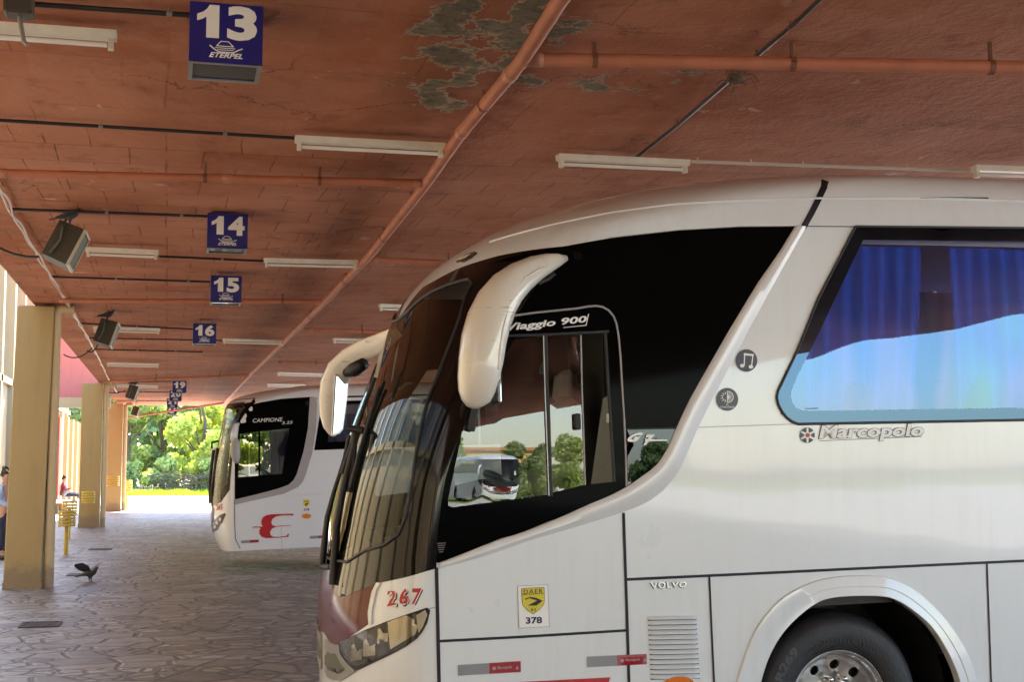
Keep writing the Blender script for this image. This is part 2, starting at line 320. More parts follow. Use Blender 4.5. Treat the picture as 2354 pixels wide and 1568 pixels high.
MT['grille_metal'] = plain('satin_grille_frame', (.30, .29, .25), .3, metal=.4, var=.1); MT['chrome'] = plain('chrome', (.75, .74, .72), .15, metal=1, var=.05)
MT['alu'] = plain('brushed_aluminium', (.62, .61, .60), .3, metal=.9, var=.12, sc=30)
MT['tyre'] = plain('tyre_rubber', (.022, .022, .026), .55, var=.3, sc=20, bump=.3)
MT['tyretext'] = plain('tyre_lettering', (.05, .05, .055), .45)
MT['red'] = plain('red_bus_paint', (.11, .010, .007), .12, var=.1, coat=.0, spec=.12); MT['logo_red'] = plain('red_vinyl', (.52, .02, .03), .35, var=.08)
MT['navy'] = plain('navy_vinyl', (.02, .02, .09), .4); MT['white_vinyl'] = plain('white_vinyl', (.93, .93, .93), .3, var=.02)
MT['dk_vinyl'] = plain('slate_vinyl', (.045, .05, .085), .35); MT['slate2'] = plain('faded_slate_vinyl', (.10, .12, .15), .4)
MT['yellow_vinyl'] = plain('yellow_vinyl', (.72, .62, .04), .4, var=.05); MT['grey_refl'] = plain('grey_reflector', (.28, .28, .31), .35, var=.08)
MT['red_refl'] = plain('red_reflector', (.33, .02, .035), .3, var=.08); MT['pale_ink'] = plain('pale_ink', (.5, .3, .32), .4)
MT['amber'] = plain('amber_lens', (.75, .20, .01), .15, coat=1)
MT['lens'] = glassm('headlight_lens', (.80, .78, .70), 1.35); MT['reflector'] = plain('lamp_reflector', (.45, .43, .37), .2, metal=.9, var=.08, sc=12)
MT['lampdark'] = plain('lamp_housing', (.05, .046, .04), .25, metal=.3)
MT['windshield'] = glassm('windshield_glass', (.50, .52, .47), 1.42, gcol=(.85, .84, .76)); MT['clearpane'] = glassm('driver_window_glass', (.48, .53, .51), 1.7)
MT['tinted'] = mat_tint(); MT['dim_pane'] = glassm('dim_driver_glass', (.22, .23, .23), 1.7); MT['grey_tint'] = glassm('grey_tinted_glass', (.42, .42, .44), 1.8); MT['darkglass'] = glassm('dark_corner_glass', (.02, .02, .02), 1.45, gcol=(.75, .85, 1))
MT['band'] = glassm('window_band', (.0, .0, .0), 2.2, gcol=(.22, .36, .56))
MT['curtain_blue'] = plain('blue_curtain', (.008, .15, .90), .9, var=.2, sc=3); MT['curtain_grey'] = plain('grey_curtain', (.32, .29, .30), .9, var=.2)
MT['interior'] = plain('dark_interior', (.035, .03, .028), .7); MT['seatgrey'] = plain('grey_seat', (.30, .32, .32), .75, bump=.3)
MT['mirror_glass'] = plain('mirror_glass', (.5, .55, .58), .01, metal=1, var=.0)
MT['blue_sign'] = plain('blue_sign_face', (.008, .010, .16), .3, var=.12, coat=.3); MT['sign_white'] = plain('sign_white', (.78, .76, .68), .4, var=.05)
MT['signglass'] = plain('dirty_sign_glass', (.055, .055, .05), .07, var=.5, sc=7, spec=.8); MT['sign_frame'] = plain('sign_frame', (.32, .30, .27), .45, metal=.5, var=.3, sc=20)
MT['orange_pipe'] = plain('orange_pipe', (.43, .150, .078), .6, var=.35, sc=5, coat=.0); MT['pipe_joint'] = plain('pipe_joint', (.44, .19, .11), .5, var=.4, sc=15)
MT['pipe_rust'] = plain('dark_clamp', (.16, .06, .03), .6, var=.3)
MT['black_conduit'] = plain('black_conduit', (.018, .012, .012), .45, var=.3); MT['white_conduit'] = plain('white_conduit', (.6, .53, .46), .5)
MT['clip'] = plain('galvanised_clip', (.30, .28, .24), .5, metal=.5)
MT['lamp_body'] = plain('cream_lamp_housing', (.70, .65, .54), .5, var=.22, sc=9); MT['lamp_tube'] = plain('unlit_tube', (.80, .78, .72), .2, var=.04)
MT['speaker'] = plain('dark_speaker_box', (.045, .036, .022), .55, var=.25, sc=9); MT['speaker_grille'] = plain('speaker_grille', (.10, .10, .075), .6, var=.2); MT['speaker_trim'] = plain('speaker_trim', (.42, .38, .30), .5)
MT['cable'] = plain('pale_cable', (.55, .48, .42), .4, var=.25, sc=4); MT['yellow_bin'] = plain('yellow_bin_paint', (.52, .36, .045), .4, var=.2, sc=8)
MT['grate'] = plain('grate_metal', (.05, .04, .038), .6, metal=.4); MT['pigeon'] = plain('slate_feathers', (.035, .036, .045), .6, var=.4, sc=20)
MT['window_blue'] = plain('wall_window_glass', (.20, .22, .25), .2, var=.3, sc=1.2); MT['rust_red'] = plain('red_wall_pipe', (.40, .06, .035), .5)
MT['skin'] = plain('skin', (.42, .23, .15), .55); MT['shirt_blue'] = plain('light_blue_shirt', (.36, .45, .60), .8, bump=.3, sc=12)
MT['trousers'] = plain('navy_trousers', (.018, .02, .045), .85); MT['maroon'] = plain('maroon_jacket', (.20, .025, .04), .85, bump=.3, sc=12); MT['hair'] = plain('dark_hair', (.018, .012, .01), .6)
MT['bag'] = plain('grey_bag', (.20, .21, .23), .8); MT['bench'] = plain('bench_top', (.34, .13, .07), .5); MT['shoe'] = plain('dark_shoe', (.02, .02, .02), .5)
MT['bark'] = plain('bark', (.13, .10, .07), .9, var=.3, bump=.6); MT['leaf1'] = mat_leaf('leaves_dark', (.11, .155, .075), (.27, .32, .14)); MT['leaf2'] = mat_leaf('leaves_bright', (.27, .30, .07), (.54, .55, .15))
MT['leaf3'] = mat_leaf('leaves_mid', (.18, .23, .09), (.40, .44, .18)); MT['grassblade'] = mat_leaf('grass_blades', (.16, .25, .02), (.34, .42, .04)); MT['dry'] = plain('dry_branches', (.48, .33, .20), .9)
MT['yellow_wall'] = plain('yellow_building', (.65, .45, .15), .7); MT['white_wall'] = plain('white_building', (.75, .72, .66), .7); MT['metal_dark'] = plain('dark_metal', (.03, .025, .02), .5)

# ------------------------------------------------------------------ 2D helpers
def inside(p, poly):
    x, y = p; c = False; n = len(poly); j = n-1
    for i in range(n):
        xi, yi = poly[i]; xj, yj = poly[j]
        if (yi > y) != (yj > y) and x < (xj-xi)*(y-yi)/(yj-yi)+xi: c = not c
        j = i
    return c
def chaikin(p, it=2, closed=True):
    for _ in range(it):
        q = []; n = len(p)
        rng = range(n) if closed else range(n-1)
        if not closed: q.append(p[0])
        for i in rng:
            a, b = p[i], p[(i+1) % n]
            q += [(a[0]*.75+b[0]*.25, a[1]*.75+b[1]*.25), (a[0]*.25+b[0]*.75, a[1]*.25+b[1]*.75)]
        if not closed: q.append(p[-1])
        p = q
    return p
def dens(poly, step, closed=True):
    out = []; n = len(poly)
    for i in range(n if closed else n-1):
        a, b = poly[i], poly[(i+1) % n]; d = math.hypot(b[0]-a[0], b[1]-a[1]); k = max(1, int(math.ceil(d/step)))
        for j in range(k): out.append((a[0]+(b[0]-a[0])*j/k, a[1]+(b[1]-a[1])*j/k))
    if not closed: out.append(poly[-1])
    return out
def cdt(poly, holes, step):
    vs = []; es = []
    def loop(p):
        s0 = len(vs); vs.extend(p); k = len(p); es.extend((s0+i, s0+(i+1) % k) for i in range(k))
    P = dens(poly, step); loop(P); H = [dens(h, step) for h in holes]
    for h in H: loop(h)
    xs = [p[0] for p in P]; ys = [p[1] for p in P]; A = np.array(vs)
    nx = int((max(xs)-min(xs))/step); ny = int((max(ys)-min(ys))/step)
    for i in range(nx+1):
        for j in range(ny+1):
            q = (min(xs)+(i+.5)*step, min(ys)+(j+.5)*step)
            if inside(q, poly) and not any(inside(q, h) for h in holes) and np.min((A[:, 0]-q[0])**2+(A[:, 1]-q[1])**2) > (step*.45)**2: vs.append(q)
    r = delaunay_2d_cdt([Vector(v) for v in vs], es, [], 0, 1e-6)
    V = [tuple(v) for v in r[0]]; Fc = []
    for f in r[2]:
        c = (sum(V[i][0] for i in f)/3, sum(V[i][1] for i in f)/3)
        if inside(c, poly) and not any(inside(c, h) for h in holes): Fc.append(tuple(f))
    return V, Fc
def patch(name, poly, mapf, off, mat, parent, step=.08, holes=(), thick=.0, smooth=True, label=None, prof=None):
    V, Fc = cdt(poly, list(holes), step)
    P = [mapf(v[0], v[1], off+(prof(v) if prof else 0)) for v in V]; fs = list(Fc)
    o = mk(name, P, fs, mat, parent, smooth)
    if thick > 0:
        cnt = {}
        for f in Fc:
            for i in range(3):
                e = (f[i], f[(i+1) % 3]); k = tuple(sorted(e)); cnt[k] = None if k in cnt else e
        vs = list(P); ff = list(fs); mp = {}
        def g(i, tp):
            if (i, tp) not in mp: mp[(i, tp)] = len(vs); vs.append(P[i] if tp else mapf(V[i][0], V[i][1], off-thick))
            return mp[(i, tp)]
        for e in cnt.values():
            if e: ff.append((g(e[0], 1), g(e[0], 0), g(e[1], 0), g(e[1], 1)))
        me = bpy.data.meshes.new(name); me.from_pydata([tuple(map(float, v)) for v in vs], [], ff); me.update(); me.materials.append(mat)
        if smooth: me.shade_smooth()
        old = o.data; o.data = me; bpy.data.meshes.remove(old)
    if label: o['label'] = label
    return o
def resample(p, n):
    d = [0]
    for i in range(1, len(p)): d.append(d[-1]+math.hypot(p[i][0]-p[i-1][0], p[i][1]-p[i-1][1]))
    xs = np.interp(np.linspace(0, d[-1], n), d, [q[0] for q in p]); ys = np.interp(np.linspace(0, d[-1], n), d, [q[1] for q in p])
    return list(zip(xs.tolist(), ys.tolist()))
def smoothline(p, it=2):
    q = chaikin(p, it, False); return q
def loft(name, e0, e1, section, mapf, mat, parent, n=120):
    # ribbon between two edge lines; section = list of (fraction across, height off the surface)
    a, b_ = resample(smoothline(e0), n), resample(smoothline(e1), n); vs = []; k = len(section)
    for p, q in zip(a, b_):
        for u, h in section: vs.append(mapf(p[0]*(1-u)+q[0]*u, p[1]*(1-u)+q[1]*u, h))
    fs = [(i*k+j, i*k+j+1, (i+1)*k+j+1, (i+1)*k+j) for i in range(n-1) for j in range(k-1)]
    o = mk(name, vs, fs, mat, parent, True); o.data.set_sharp_from_angle(angle=math.radians(38)); return o
def text2d(s, bold=0.0, shear=0.0, space=1.0):
    cu = bpy.data.curves.new('t', 'FONT'); cu.body = s; cu.offset = bold; cu.shear = shear; cu.space_character = space; cu.resolution_u = 3
    ob = bpy.data.objects.new('t', cu); COL.objects.link(ob)
    dg = bpy.context.evaluated_depsgraph_get(); me = ob.evaluated_get(dg).to_mesh()
    vs = [(v.co.x, v.co.y) for v in me.vertices]; fs = [tuple(p.vertices) for p in me.polygons]
    ob.evaluated_get(dg).to_mesh_clear(); bpy.data.objects.remove(ob); bpy.data.curves.remove(cu)
    x0 = min(v[0] for v in vs); x1 = max(v[0] for v in vs); y0 = min(v[1] for v in vs); y1 = max(v[1] for v in vs)
    return [((x-x0)/(x1-x0), (y-y0)/(y1-y0)) for x, y in vs], fs
def quadmap(TL, TR, BR, BL):
    def f(u, v):
        a = [(TL[i]*(1-u)+TR[i]*u)*v+(BL[i]*(1-u)+BR[i]*u)*(1-v) for i in (0, 1)]
        return a[0], a[1]
    return f
def stroke(pts, w_, closed=False):
    out = []; n = len(pts)
    for i in range(n if closed else n-1):
        a, b = pts[i], pts[(i+1) % n]; dx, dy = b[0]-a[0], b[1]-a[1]; d = math.hypot(dx, dy) or 1
        nx, ny = -dy/d*w_/2, dx/d*w_/2; ex, ey = dx/d*w_*.3, dy/d*w_*.3
        out.append([(a[0]-ex+nx, a[1]-ey+ny), (a[0]-ex-nx, a[1]-ey-ny), (b[0]+ex-nx, b[1]+ey-ny), (b[0]+ex+nx, b[1]+ey+ny)])
    return out
def flat(name, polys, f3, mat, parent):
    vs = []; fs = []
    for k, p in enumerate(polys):
        n = len(vs); vs += [f3(q[0], q[1], k*.00003) for q in p]; fs.append(tuple(range(n, n+len(p))))
    return mk(name, vs, fs, mat, parent)

# ------------------------------------------------------------------ bus geometry
def pchip(xs, ys):
    xs = list(xs); ys = list(ys); n = len(xs); h = [xs[i+1]-xs[i] for i in range(n-1)]; d = [(ys[i+1]-ys[i])/h[i] for i in range(n-1)]
    m = [d[0]]+[0 if d[i-1]*d[i] <= 0 else 2*d[i-1]*d[i]/(d[i-1]+d[i]) for i in range(1, n-1)]+[d[-1]]
    def f(x):
        if x <= xs[0]: return ys[0]
        if x >= xs[-1]: return ys[-1]
        i = 0
        while xs[i+1] < x: i += 1
        t = (x-xs[i])/h[i]; t2 = t*t; t3 = t2*t
        return (2*t3-3*t2+1)*ys[i]+(t3-2*t2+t)*h[i]*m[i]+(-2*t3+3*t2)*ys[i+1]+(t3-t2)*h[i]*m[i+1]
    return f
NE = 2.4; HW = 1.3
class BusGeo:
    def __init__(s, vp, px, depth, lx, lz, table, length, gz):
        a = rt*(vp[0]-CX)+upv*(CY-vp[1])+fw*F; s.a = a/np.linalg.norm(a)
        n = np.array([-s.a[1], s.a[0], 0]); s.n = n/np.linalg.norm(n); s.u = np.cross(s.a, s.n)
        s.O = at_depth(*px, depth)-s.a*lx-s.u*lz
        s.M = Matrix([[s.a[i], s.n[i], s.u[i], s.O[i]] for i in range(3)]+[[0, 0, 0, 1]])
        z = [r[0] for r in table]; s.fi = pchip(z, [r[1] for r in table]); s.fc = pchip(z, [r[2] for r in table]); s.fs = pchip(z, [r[3] for r in table])
        s.z0, s.z1, s.len, s.gz = z[0], z[-1], length, gz; s.grid = None
    def world(s, p): return s.O+s.a*p[0]+s.n*p[1]+s.u*p[2]
    def proj(s, p): return proj(s.world(p))
    def side(s, px, py, y=0.0):
        d = ray(px, py); o = s.O+s.n*y; t = ((o-CAM) @ s.n)/(d @ s.n); p = CAM+d*t-s.O; return (float(p @ s.a), float(p @ s.u))
    def sides(s, pts, y=0.0): return [s.side(*p, y) for p in pts]
    def at(s, px, py, y):                       # image point at a given local depth y -> local xyz
        x, z = s.side(px, py, y); return (x, y, z)
    def S0(s, t, z):
        m = t > 1; tt = 2-t if m else t; ph = max(0, tt)*math.pi/2; xs, xc, i = s.fs(z), s.fc(z), s.fi(z)
        x = xs-(xs-xc)*math.sin(ph)**(2/NE); y = HW-(HW-i)*max(0, math.cos(ph))**(2/NE)
        return Vector((x, 2*HW-y if m else y, z))
    def S(s, t, z, off=0.0):
        p = s.S0(t, z)
        if off == 0: return p
        t0, t1 = max(0.0, t-.02), min(2.0, t+.02); e = .03
        n = (s.S0(t, z+e)-s.S0(t, z-e)).cross(s.S0(t1, z)-s.S0(t0, z))
        if n.length < 1e-9: return p
        n.normalize()
        if n.x > 0: n = -n
        if t < .04: n = (n+Vector((0, -1, 0))*(1-t/.04)*2).normalized()
        if t > 1.96: n = (n+Vector((0, 1, 0))*(1-(2-t)/.04)*2).normalized()
        return p+n*off
    def Y(s, x, z):
        xs, xc, i = s.fs(z), s.fc(z), s.fi(z)
        if x >= xs: return i
        u = min(1, (xs-x)/(xs-xc)); return HW-(HW-i)*(1-u**NE)**(1/NE)
    def P(s, x, z, off=0.0):
        y = s.Y(x, z)
        if off == 0: return Vector((x, y, z))
        e = .02; n = Vector(((s.Y(x+e, z)-s.Y(x-e, z))/(2*e), -1, (s.Y(x, z+e)-s.Y(x, z-e))/(2*e))).normalized()
        return Vector((x, y, z))+n*off
    def PF(s, x, z, off=0.0): p = s.P(x, z, off); return Vector((p.x, 2*HW-p.y, p.z))
    def tz(s, px, py):
        if s.grid is None:
            g = []; s.gt = []
            for i in range(0, 111):
                for j in range(0, 171):
                    t = i/100; z = s.z0+(s.z1-s.z0)*j/170; g.append(s.proj(s.S0(t, z))); s.gt.append((t, z))
            s.grid = np.array(g); s.gt = np.array(s.gt)
        d = (s.grid[:, 0]-px)**2+(s.grid[:, 1]-py)**2; k = np.argsort(d)[:4]; wgt = 1/(d[k]+.5)
        if s.gt[k, 0].max()-s.gt[k, 0].min() > .1: k = k[:1]; wgt = wgt[:1]
        q = (s.gt[k]*wgt[:, None]).sum(0)/wgt.sum(); return (float(q[0]), float(q[1]))
    def tzs(s, pts): return [s.tz(*p) for p in pts]
def mirror_t(p): return [(2-t, z) for t, z in reversed(p)]
def bus_shell(b, root, mat, holes_side, holes_far, holes_front):
    nz = 62; zs = [b.z0+(b.z1-b.z0)*(j/nz)**.92 for j in range(nz+1)]; nt = 60; K = 150
    cols = [('n', k/K) for k in range(K, 0, -1)]+[('f', 2*i/nt) for i in range(nt+1)]+[('r', k/K) for k in range(1, K+1)]
    vs = []; pc = []
    for z in zs:
        xs = b.fs(z)
        for c, v in cols:
            if c == 'f': vs.append(b.S0(v, z)); pc.append((c, v, z))
            else:
                x = xs+(b.len-xs)*v; y = b.fi(z); vs.append(Vector((x, y if c == 'n' else 2*HW-y, z))); pc.append((c, x, z))
    nc = len(cols); fs = []
    def inh(q):
        c, v, z = q; hs = holes_front if c == 'f' else holes_side if c == 'n' else holes_far
        if any(inside((v, z), h) for h in hs): return True
        if c == 'f' and (v < .4 or v > 1.6):
            p = b.S0(v, z); return any(inside((p.x, z), h) for h in (holes_side if v < 1 else holes_far))
        return False
    flag = [inh(q) for q in pc]
    for j in range(nz):
        for i in range(nc-1):
            f = (j*nc+i, j*nc+i+1, (j+1)*nc+i+1, (j+1)*nc+i)
            if not any(flag[k] for k in f): fs.append(f)
    # roof cap: pull the top contour to the centre line
    top = nz*nc; base = len(vs)
    for q, hgt in ((.5, .012), (.85, .02), (1.0, .022)):
        for i in range(nc):
            p = vs[top+i]; vs.append(Vector((p.x+(b.fs(b.z1)-p.x)*q*.0, p.y+(HW-p.y)*q, p.z+hgt)))
    for r_ in range(3):
        a = top if r_ == 0 else base+(r_-1)*nc; c = base+r_*nc
        for i in range(nc-1): fs.append((a+i, a+i+1, c+i+1, c+i))
    # rear wall and underside
    rear = [j*nc for j in range(nz+1)]; rear2 = [j*nc+nc-1 for j in range(nz+1)]
    for j in range(nz): fs.append((rear[j], rear[j+1], rear2[j+1], rear2[j]))
    o = mk('body', vs, fs, mat, root, True); o.data.set_sharp_from_angle(angle=math.radians(40)) if hasattr(o.data, 'set_sharp_from_angle') else None
    un = MB(); un.box(((b.len+.9)/2, HW, b.z0+.06), (b.len-1.0, 2*HW-.1, .1)); un.build('underside', MT['blackmatt'], root)
    return o
def lettering(b, name, s, quad, mat, root, mapf, off=.004, bold=0.0, shear=0.0, conv=None, space=1.0, label=None):
    vs, fs = text2d(s, bold, shear, space); q = quadmap(*quad); cv = conv or b.side
    P = []
    for u, v in vs: px = q(u, v); P.append(mapf(*cv(*px), off))
    o = mk(name, P, fs, mat, root)
    if label: o['label'] = label
    return o
def wheel(root, b, x, zc, yin, far=False, detailed=True):
    sg = -1 if not far else 1
    R = Matrix(((1, 0, 0), (0, 0, sg), (0, 1, 0)))        # lathe axis -> local y
    e = empty('wheel'); e.parent = root; e.location = (x, yin, zc); e['label'] = e.get('label', '')
    del e['label']
    m = MB(); prof = [(.30, .02), (.315, .035), (.35, .045), (.40, .052), (.45, .05), (.485, .035), (.505, .0), (.52, -.03), (.52, -.08), (.508, -.085), (.52, -.09), (.52, -.15), (.508, -.155), (.52, -.16), (.52, -.25), (.48, -.29), (.30, -.28)]
    m.lathe(prof, 96, R); t = m.build('tyre', MT['tyre'], e, True)
    rp = lambda r: -.004 if r > .265 else (-.03-.05*math.sin(min(1, (.265-r)/.15)*math.pi/2) if r > .115 else -.02)
    def mp(u, v, o): r = math.hypot(u, v); return R @ Vector((u, v, rp(r)+o))
    c = lambda r, n=48: [(r*math.cos(2*math.pi*k/n), r*math.sin(2*math.pi*k/n)) for k in range(n)]
    if detailed:
        holes = []
        for k in range(10):
            an = 2*math.pi*(k+.35)/10; holes.append([(.215*math.cos(an)+.030*math.cos(q), .215*math.sin(an)+.030*math.sin(q)) for q in [i*math.pi/8 for i in range(16)]])
        patch('rim', c(.292), mp, 0, MT['alu'], e, .02, holes, thick=.02)
        m = MB(); m.lathe([(.288, -.005), (.30, .022), (.306, .025), (.31, .01)], 72, R); m.lathe([(.27, -.03), (.262, -.2)], 48, R); m.build('rim_edge', MT['alu'], e, True)
        m = MB(); m.lathe([(.001, -.12), (.29, -.12)], 40, R); m.build('brake_disc', MT['blackmatt'], e)
        m = MB(); m.lathe([(.001, .03), (.06, .03), (.085, .01), (.095, -.04)], 36, R); m.build('hub', MT['alu'], e, True)
        for k in range(10):
            an = 2*math.pi*k/10; m = MB(); cc = R @ Vector((.145*math.cos(an), .145*math.sin(an), 0))
            m.lathe([(.001, .03), (.012, .03), (.017, .022), (.017, -.05)], 10, R, cc); m.build('wheel_nut', MT['chrome'], e, True)
        vs, fs = text2d('R269', .03)
        def arc(a0, wd, r0, h): return [R @ Vector((math.cos(a0-u*wd)*(r0+v*h)*1, math.sin(a0-u*wd)*(r0+v*h), .0535)) for u, v in vs]
        mk('tyre_lettering', arc(math.radians(158), .5, .395, .055), fs, MT['tyretext'], e)
        m = MB()
        for k in range(90):
            an = 2*math.pi*k/90; ra = .352; p0 = R @ Vector((ra*math.cos(an), ra*math.sin(an), .047)); p1 = R @ Vector((.378*math.cos(an+.03), .378*math.sin(an+.03), .051)); m.tube([p0, p1], .0022, 4, False)
        m.build('tyre_ribs', MT['tyretext'], e)
    else:
        m = MB(); m.lathe([(.001, .0), (.1, .0), (.12, -.08), (.25, -.04), (.30, .02)], 32, R); m.build('rim', MT['alu'], e, True)
    return e
def curtain(b, root, x0, x1, z0, z1, y, mat, amp=.02, wl=.09, gap=None, name='curtain'):
    n = int((x1-x0)/.012); vs = []; ph = random.random()*6
    for k in range(n+1):
        x = x0+(x1-x0)*k/n
        a = amp*(math.sin(2*math.pi*x/wl+ph+1.3*math.sin(x*5))+.5*math.sin(2*math.pi*x/(wl*2.7)+1))
        for q in range(7):
            z = z1+(z0-z1)*q/6; xx = x
            if gap is not None: xx = x+gap*(q/6)**1.5*.12*((x-x0)/(x1-x0))
            vs.append((xx, y+a*(.35+.65*q/6), z))
    fs = [(k*7+q, k*7+q+1, (k+1)*7+q+1, (k+1)*7+q) for k in range(n) for q in range(6)]
    return mk(name, vs, fs, mat, root, True)
def interior(b, root, zf=1.0, dseat=True):
    m = MB(); m.box((b.len/2+.3, HW, zf-.03), (b.len-.9, 2*HW-.08, .06)); m.build('floor', MT['interior'], root)
    m = MB(); m.box((b.fs(1.2)+.12, HW, zf+.18), (.5, 2.2, .36), bev=.05); m.box((b.fs(1.2)+.30, .62, zf+.40), (.28, .75, .16), bev=.04); m.build('dashboard', MT['interior'], root)
    m = MB(); R = Matrix.Rotation(math.radians(35), 3, 'Y'); c = Vector((b.fs(1.2)+.62, .62, zf+.62))
    m.tube([c+R @ Vector((.23*math.cos(a), .23*math.sin(a), 0)) for a in [i*math.pi/12 for i in range(25)]], .016, 8, False)
    for a in (0.3, 2.6, 4.7): m.tube([c, c+R @ Vector((.22*math.cos(a), .22*math.sin(a), 0))], .012, 6)
    m.tube([c, c+Vector((-.35, 0, -.45))], .03, 8); m.build('steering_wheel', MT['blackmatt'], root, True)
    for yy in ((.68, 1.95) if dseat else ()):
        m = MB(); x0 = b.fs(1.2)+.98; m.box((x0, yy, zf+.45), (.5, .5, .14), bev=.05); m.box((x0, yy, zf+.2), (.3, .3, .4))
        m.box((x0+.28, yy, zf+.86), (.13, .5, .75), M=Matrix.Rotation(math.radians(10), 3, 'Y'), bev=.05); m.box((x0+.34, yy, zf+1.32), (.11, .28, .24), M=Matrix.Rotation(math.radians(8), 3, 'Y'), bev=.045)
        m.build('seat', MT['seatgrey'], root)
    xp = b.fs(1.2)+1.55; m = MB(); m.box((xp, .62, zf+.95), (.05, 1.1, 1.9)); m.box((xp, 2.1, zf+.95), (.05, .85, 1.9)); m.build('partition', MT['interior'], root)
    for k in range(5):
        for yy in (.55, 2.05):
            m = MB(); x0 = xp+.75+k*.82
            if x0 > b.len-.6: break
            m.box((x0, yy, zf+.42), (.45, .95, .16), bev=.05); m.box((x0+.24, yy, zf+.85), (.14, .95, .85), M=Matrix.Rotation(math.radians(14), 3, 'Y'), bev=.06); m.build('seat', MT['interior'], root)
def wheel_hole(x, zc, r, z0): return [(x-r*1.02, z0-.2), (x-r, zc)]+[(x-r*math.cos(a), zc+r*math.sin(a)) for a in [i*math.pi/14 for i in range(1, 14)]]+[(x+r, zc), (x+r*1.02, z0-.2)]
def wheel_well(b, root, x, zc, r):
    R = Matrix(((1, 0, 0), (0, 0, -1), (0, 1, 0)))
    for yy, dd in ((.02, 1), (2*HW-.02, -1)):
        m = MB()
        m.lathe([(r+.06, 0), (r+.06, -.6*dd)], 24, R, (x, yy, zc), a0=-.35, a1=math.pi+.35)
        m.lathe([(r+.06, 0), (.001, 0)], 24, R, (x, yy+.6*dd, zc))
        m.build('wheel_well', MT['blackmatt'], root)
def tuberot(b, pts_local, r, name, mat, root, n=8): m = MB(); m.tube(pts_local, r, n); return autosmooth(m.build(name, mat, root), 50)

T1 = [(.25, 0, .176, .627), (.6, 0, .166, .627), (1.0, 0, .164, .625), (1.4, 0, .215, .620), (1.8, 0, .289, .660), (2.2, 0, .400, .806), (2.6, 0, .551, 1.061), (2.95, 0, .693, 1.299),
      (3.1, 0, .800, 1.504), (3.2, 0, .897, 1.675), (3.30, 0, 1.035, 1.891), (3.42, .02, 1.26, 2.374), (3.5, .045, 1.463, 2.753), (3.58, .09, 1.719, 3.185), (3.64, .15, 1.98, 3.578), (3.69, .24, 2.225, 3.933), (3.72, .35, 2.40, 4.133), (3.735, .5, 2.55, 4.25)]
T2 = [(.2, 0, .283, .5), (.4, 0, .207, .5), (.6, 0, .172, .5), (.8, 0, .160, .5), (1.0, 0, .162, .503), (1.4, 0, .194, .528), (1.8, 0, .245, .565), (2.2, 0, .329, .602), (2.4, 0, .375, .65), (2.6, 0, .412, .8), (2.75, 0, .440, .95), (2.85, 0, .480, 1.099),
      (2.93, .02, .57, 1.409), (3.0, .05, .74, 1.725), (3.05, .1, .95, 2.04), (3.10, .17, 1.2, 2.438), (3.13, .27, 1.45, 2.8), (3.15, .4, 1.65, 3.1), (3.16, .55, 1.8, 3.3)]
B1 = BusGeo((13400, 797), (1943.6, 1624), 7.85, 3.0, .52, T1, 12.4, 0)
B2 = BusGeo((13000, 630), (539, 1255), 24.2, .5, .30, T2, 11.8, -.12)
def CA(a): return list(reversed(a))

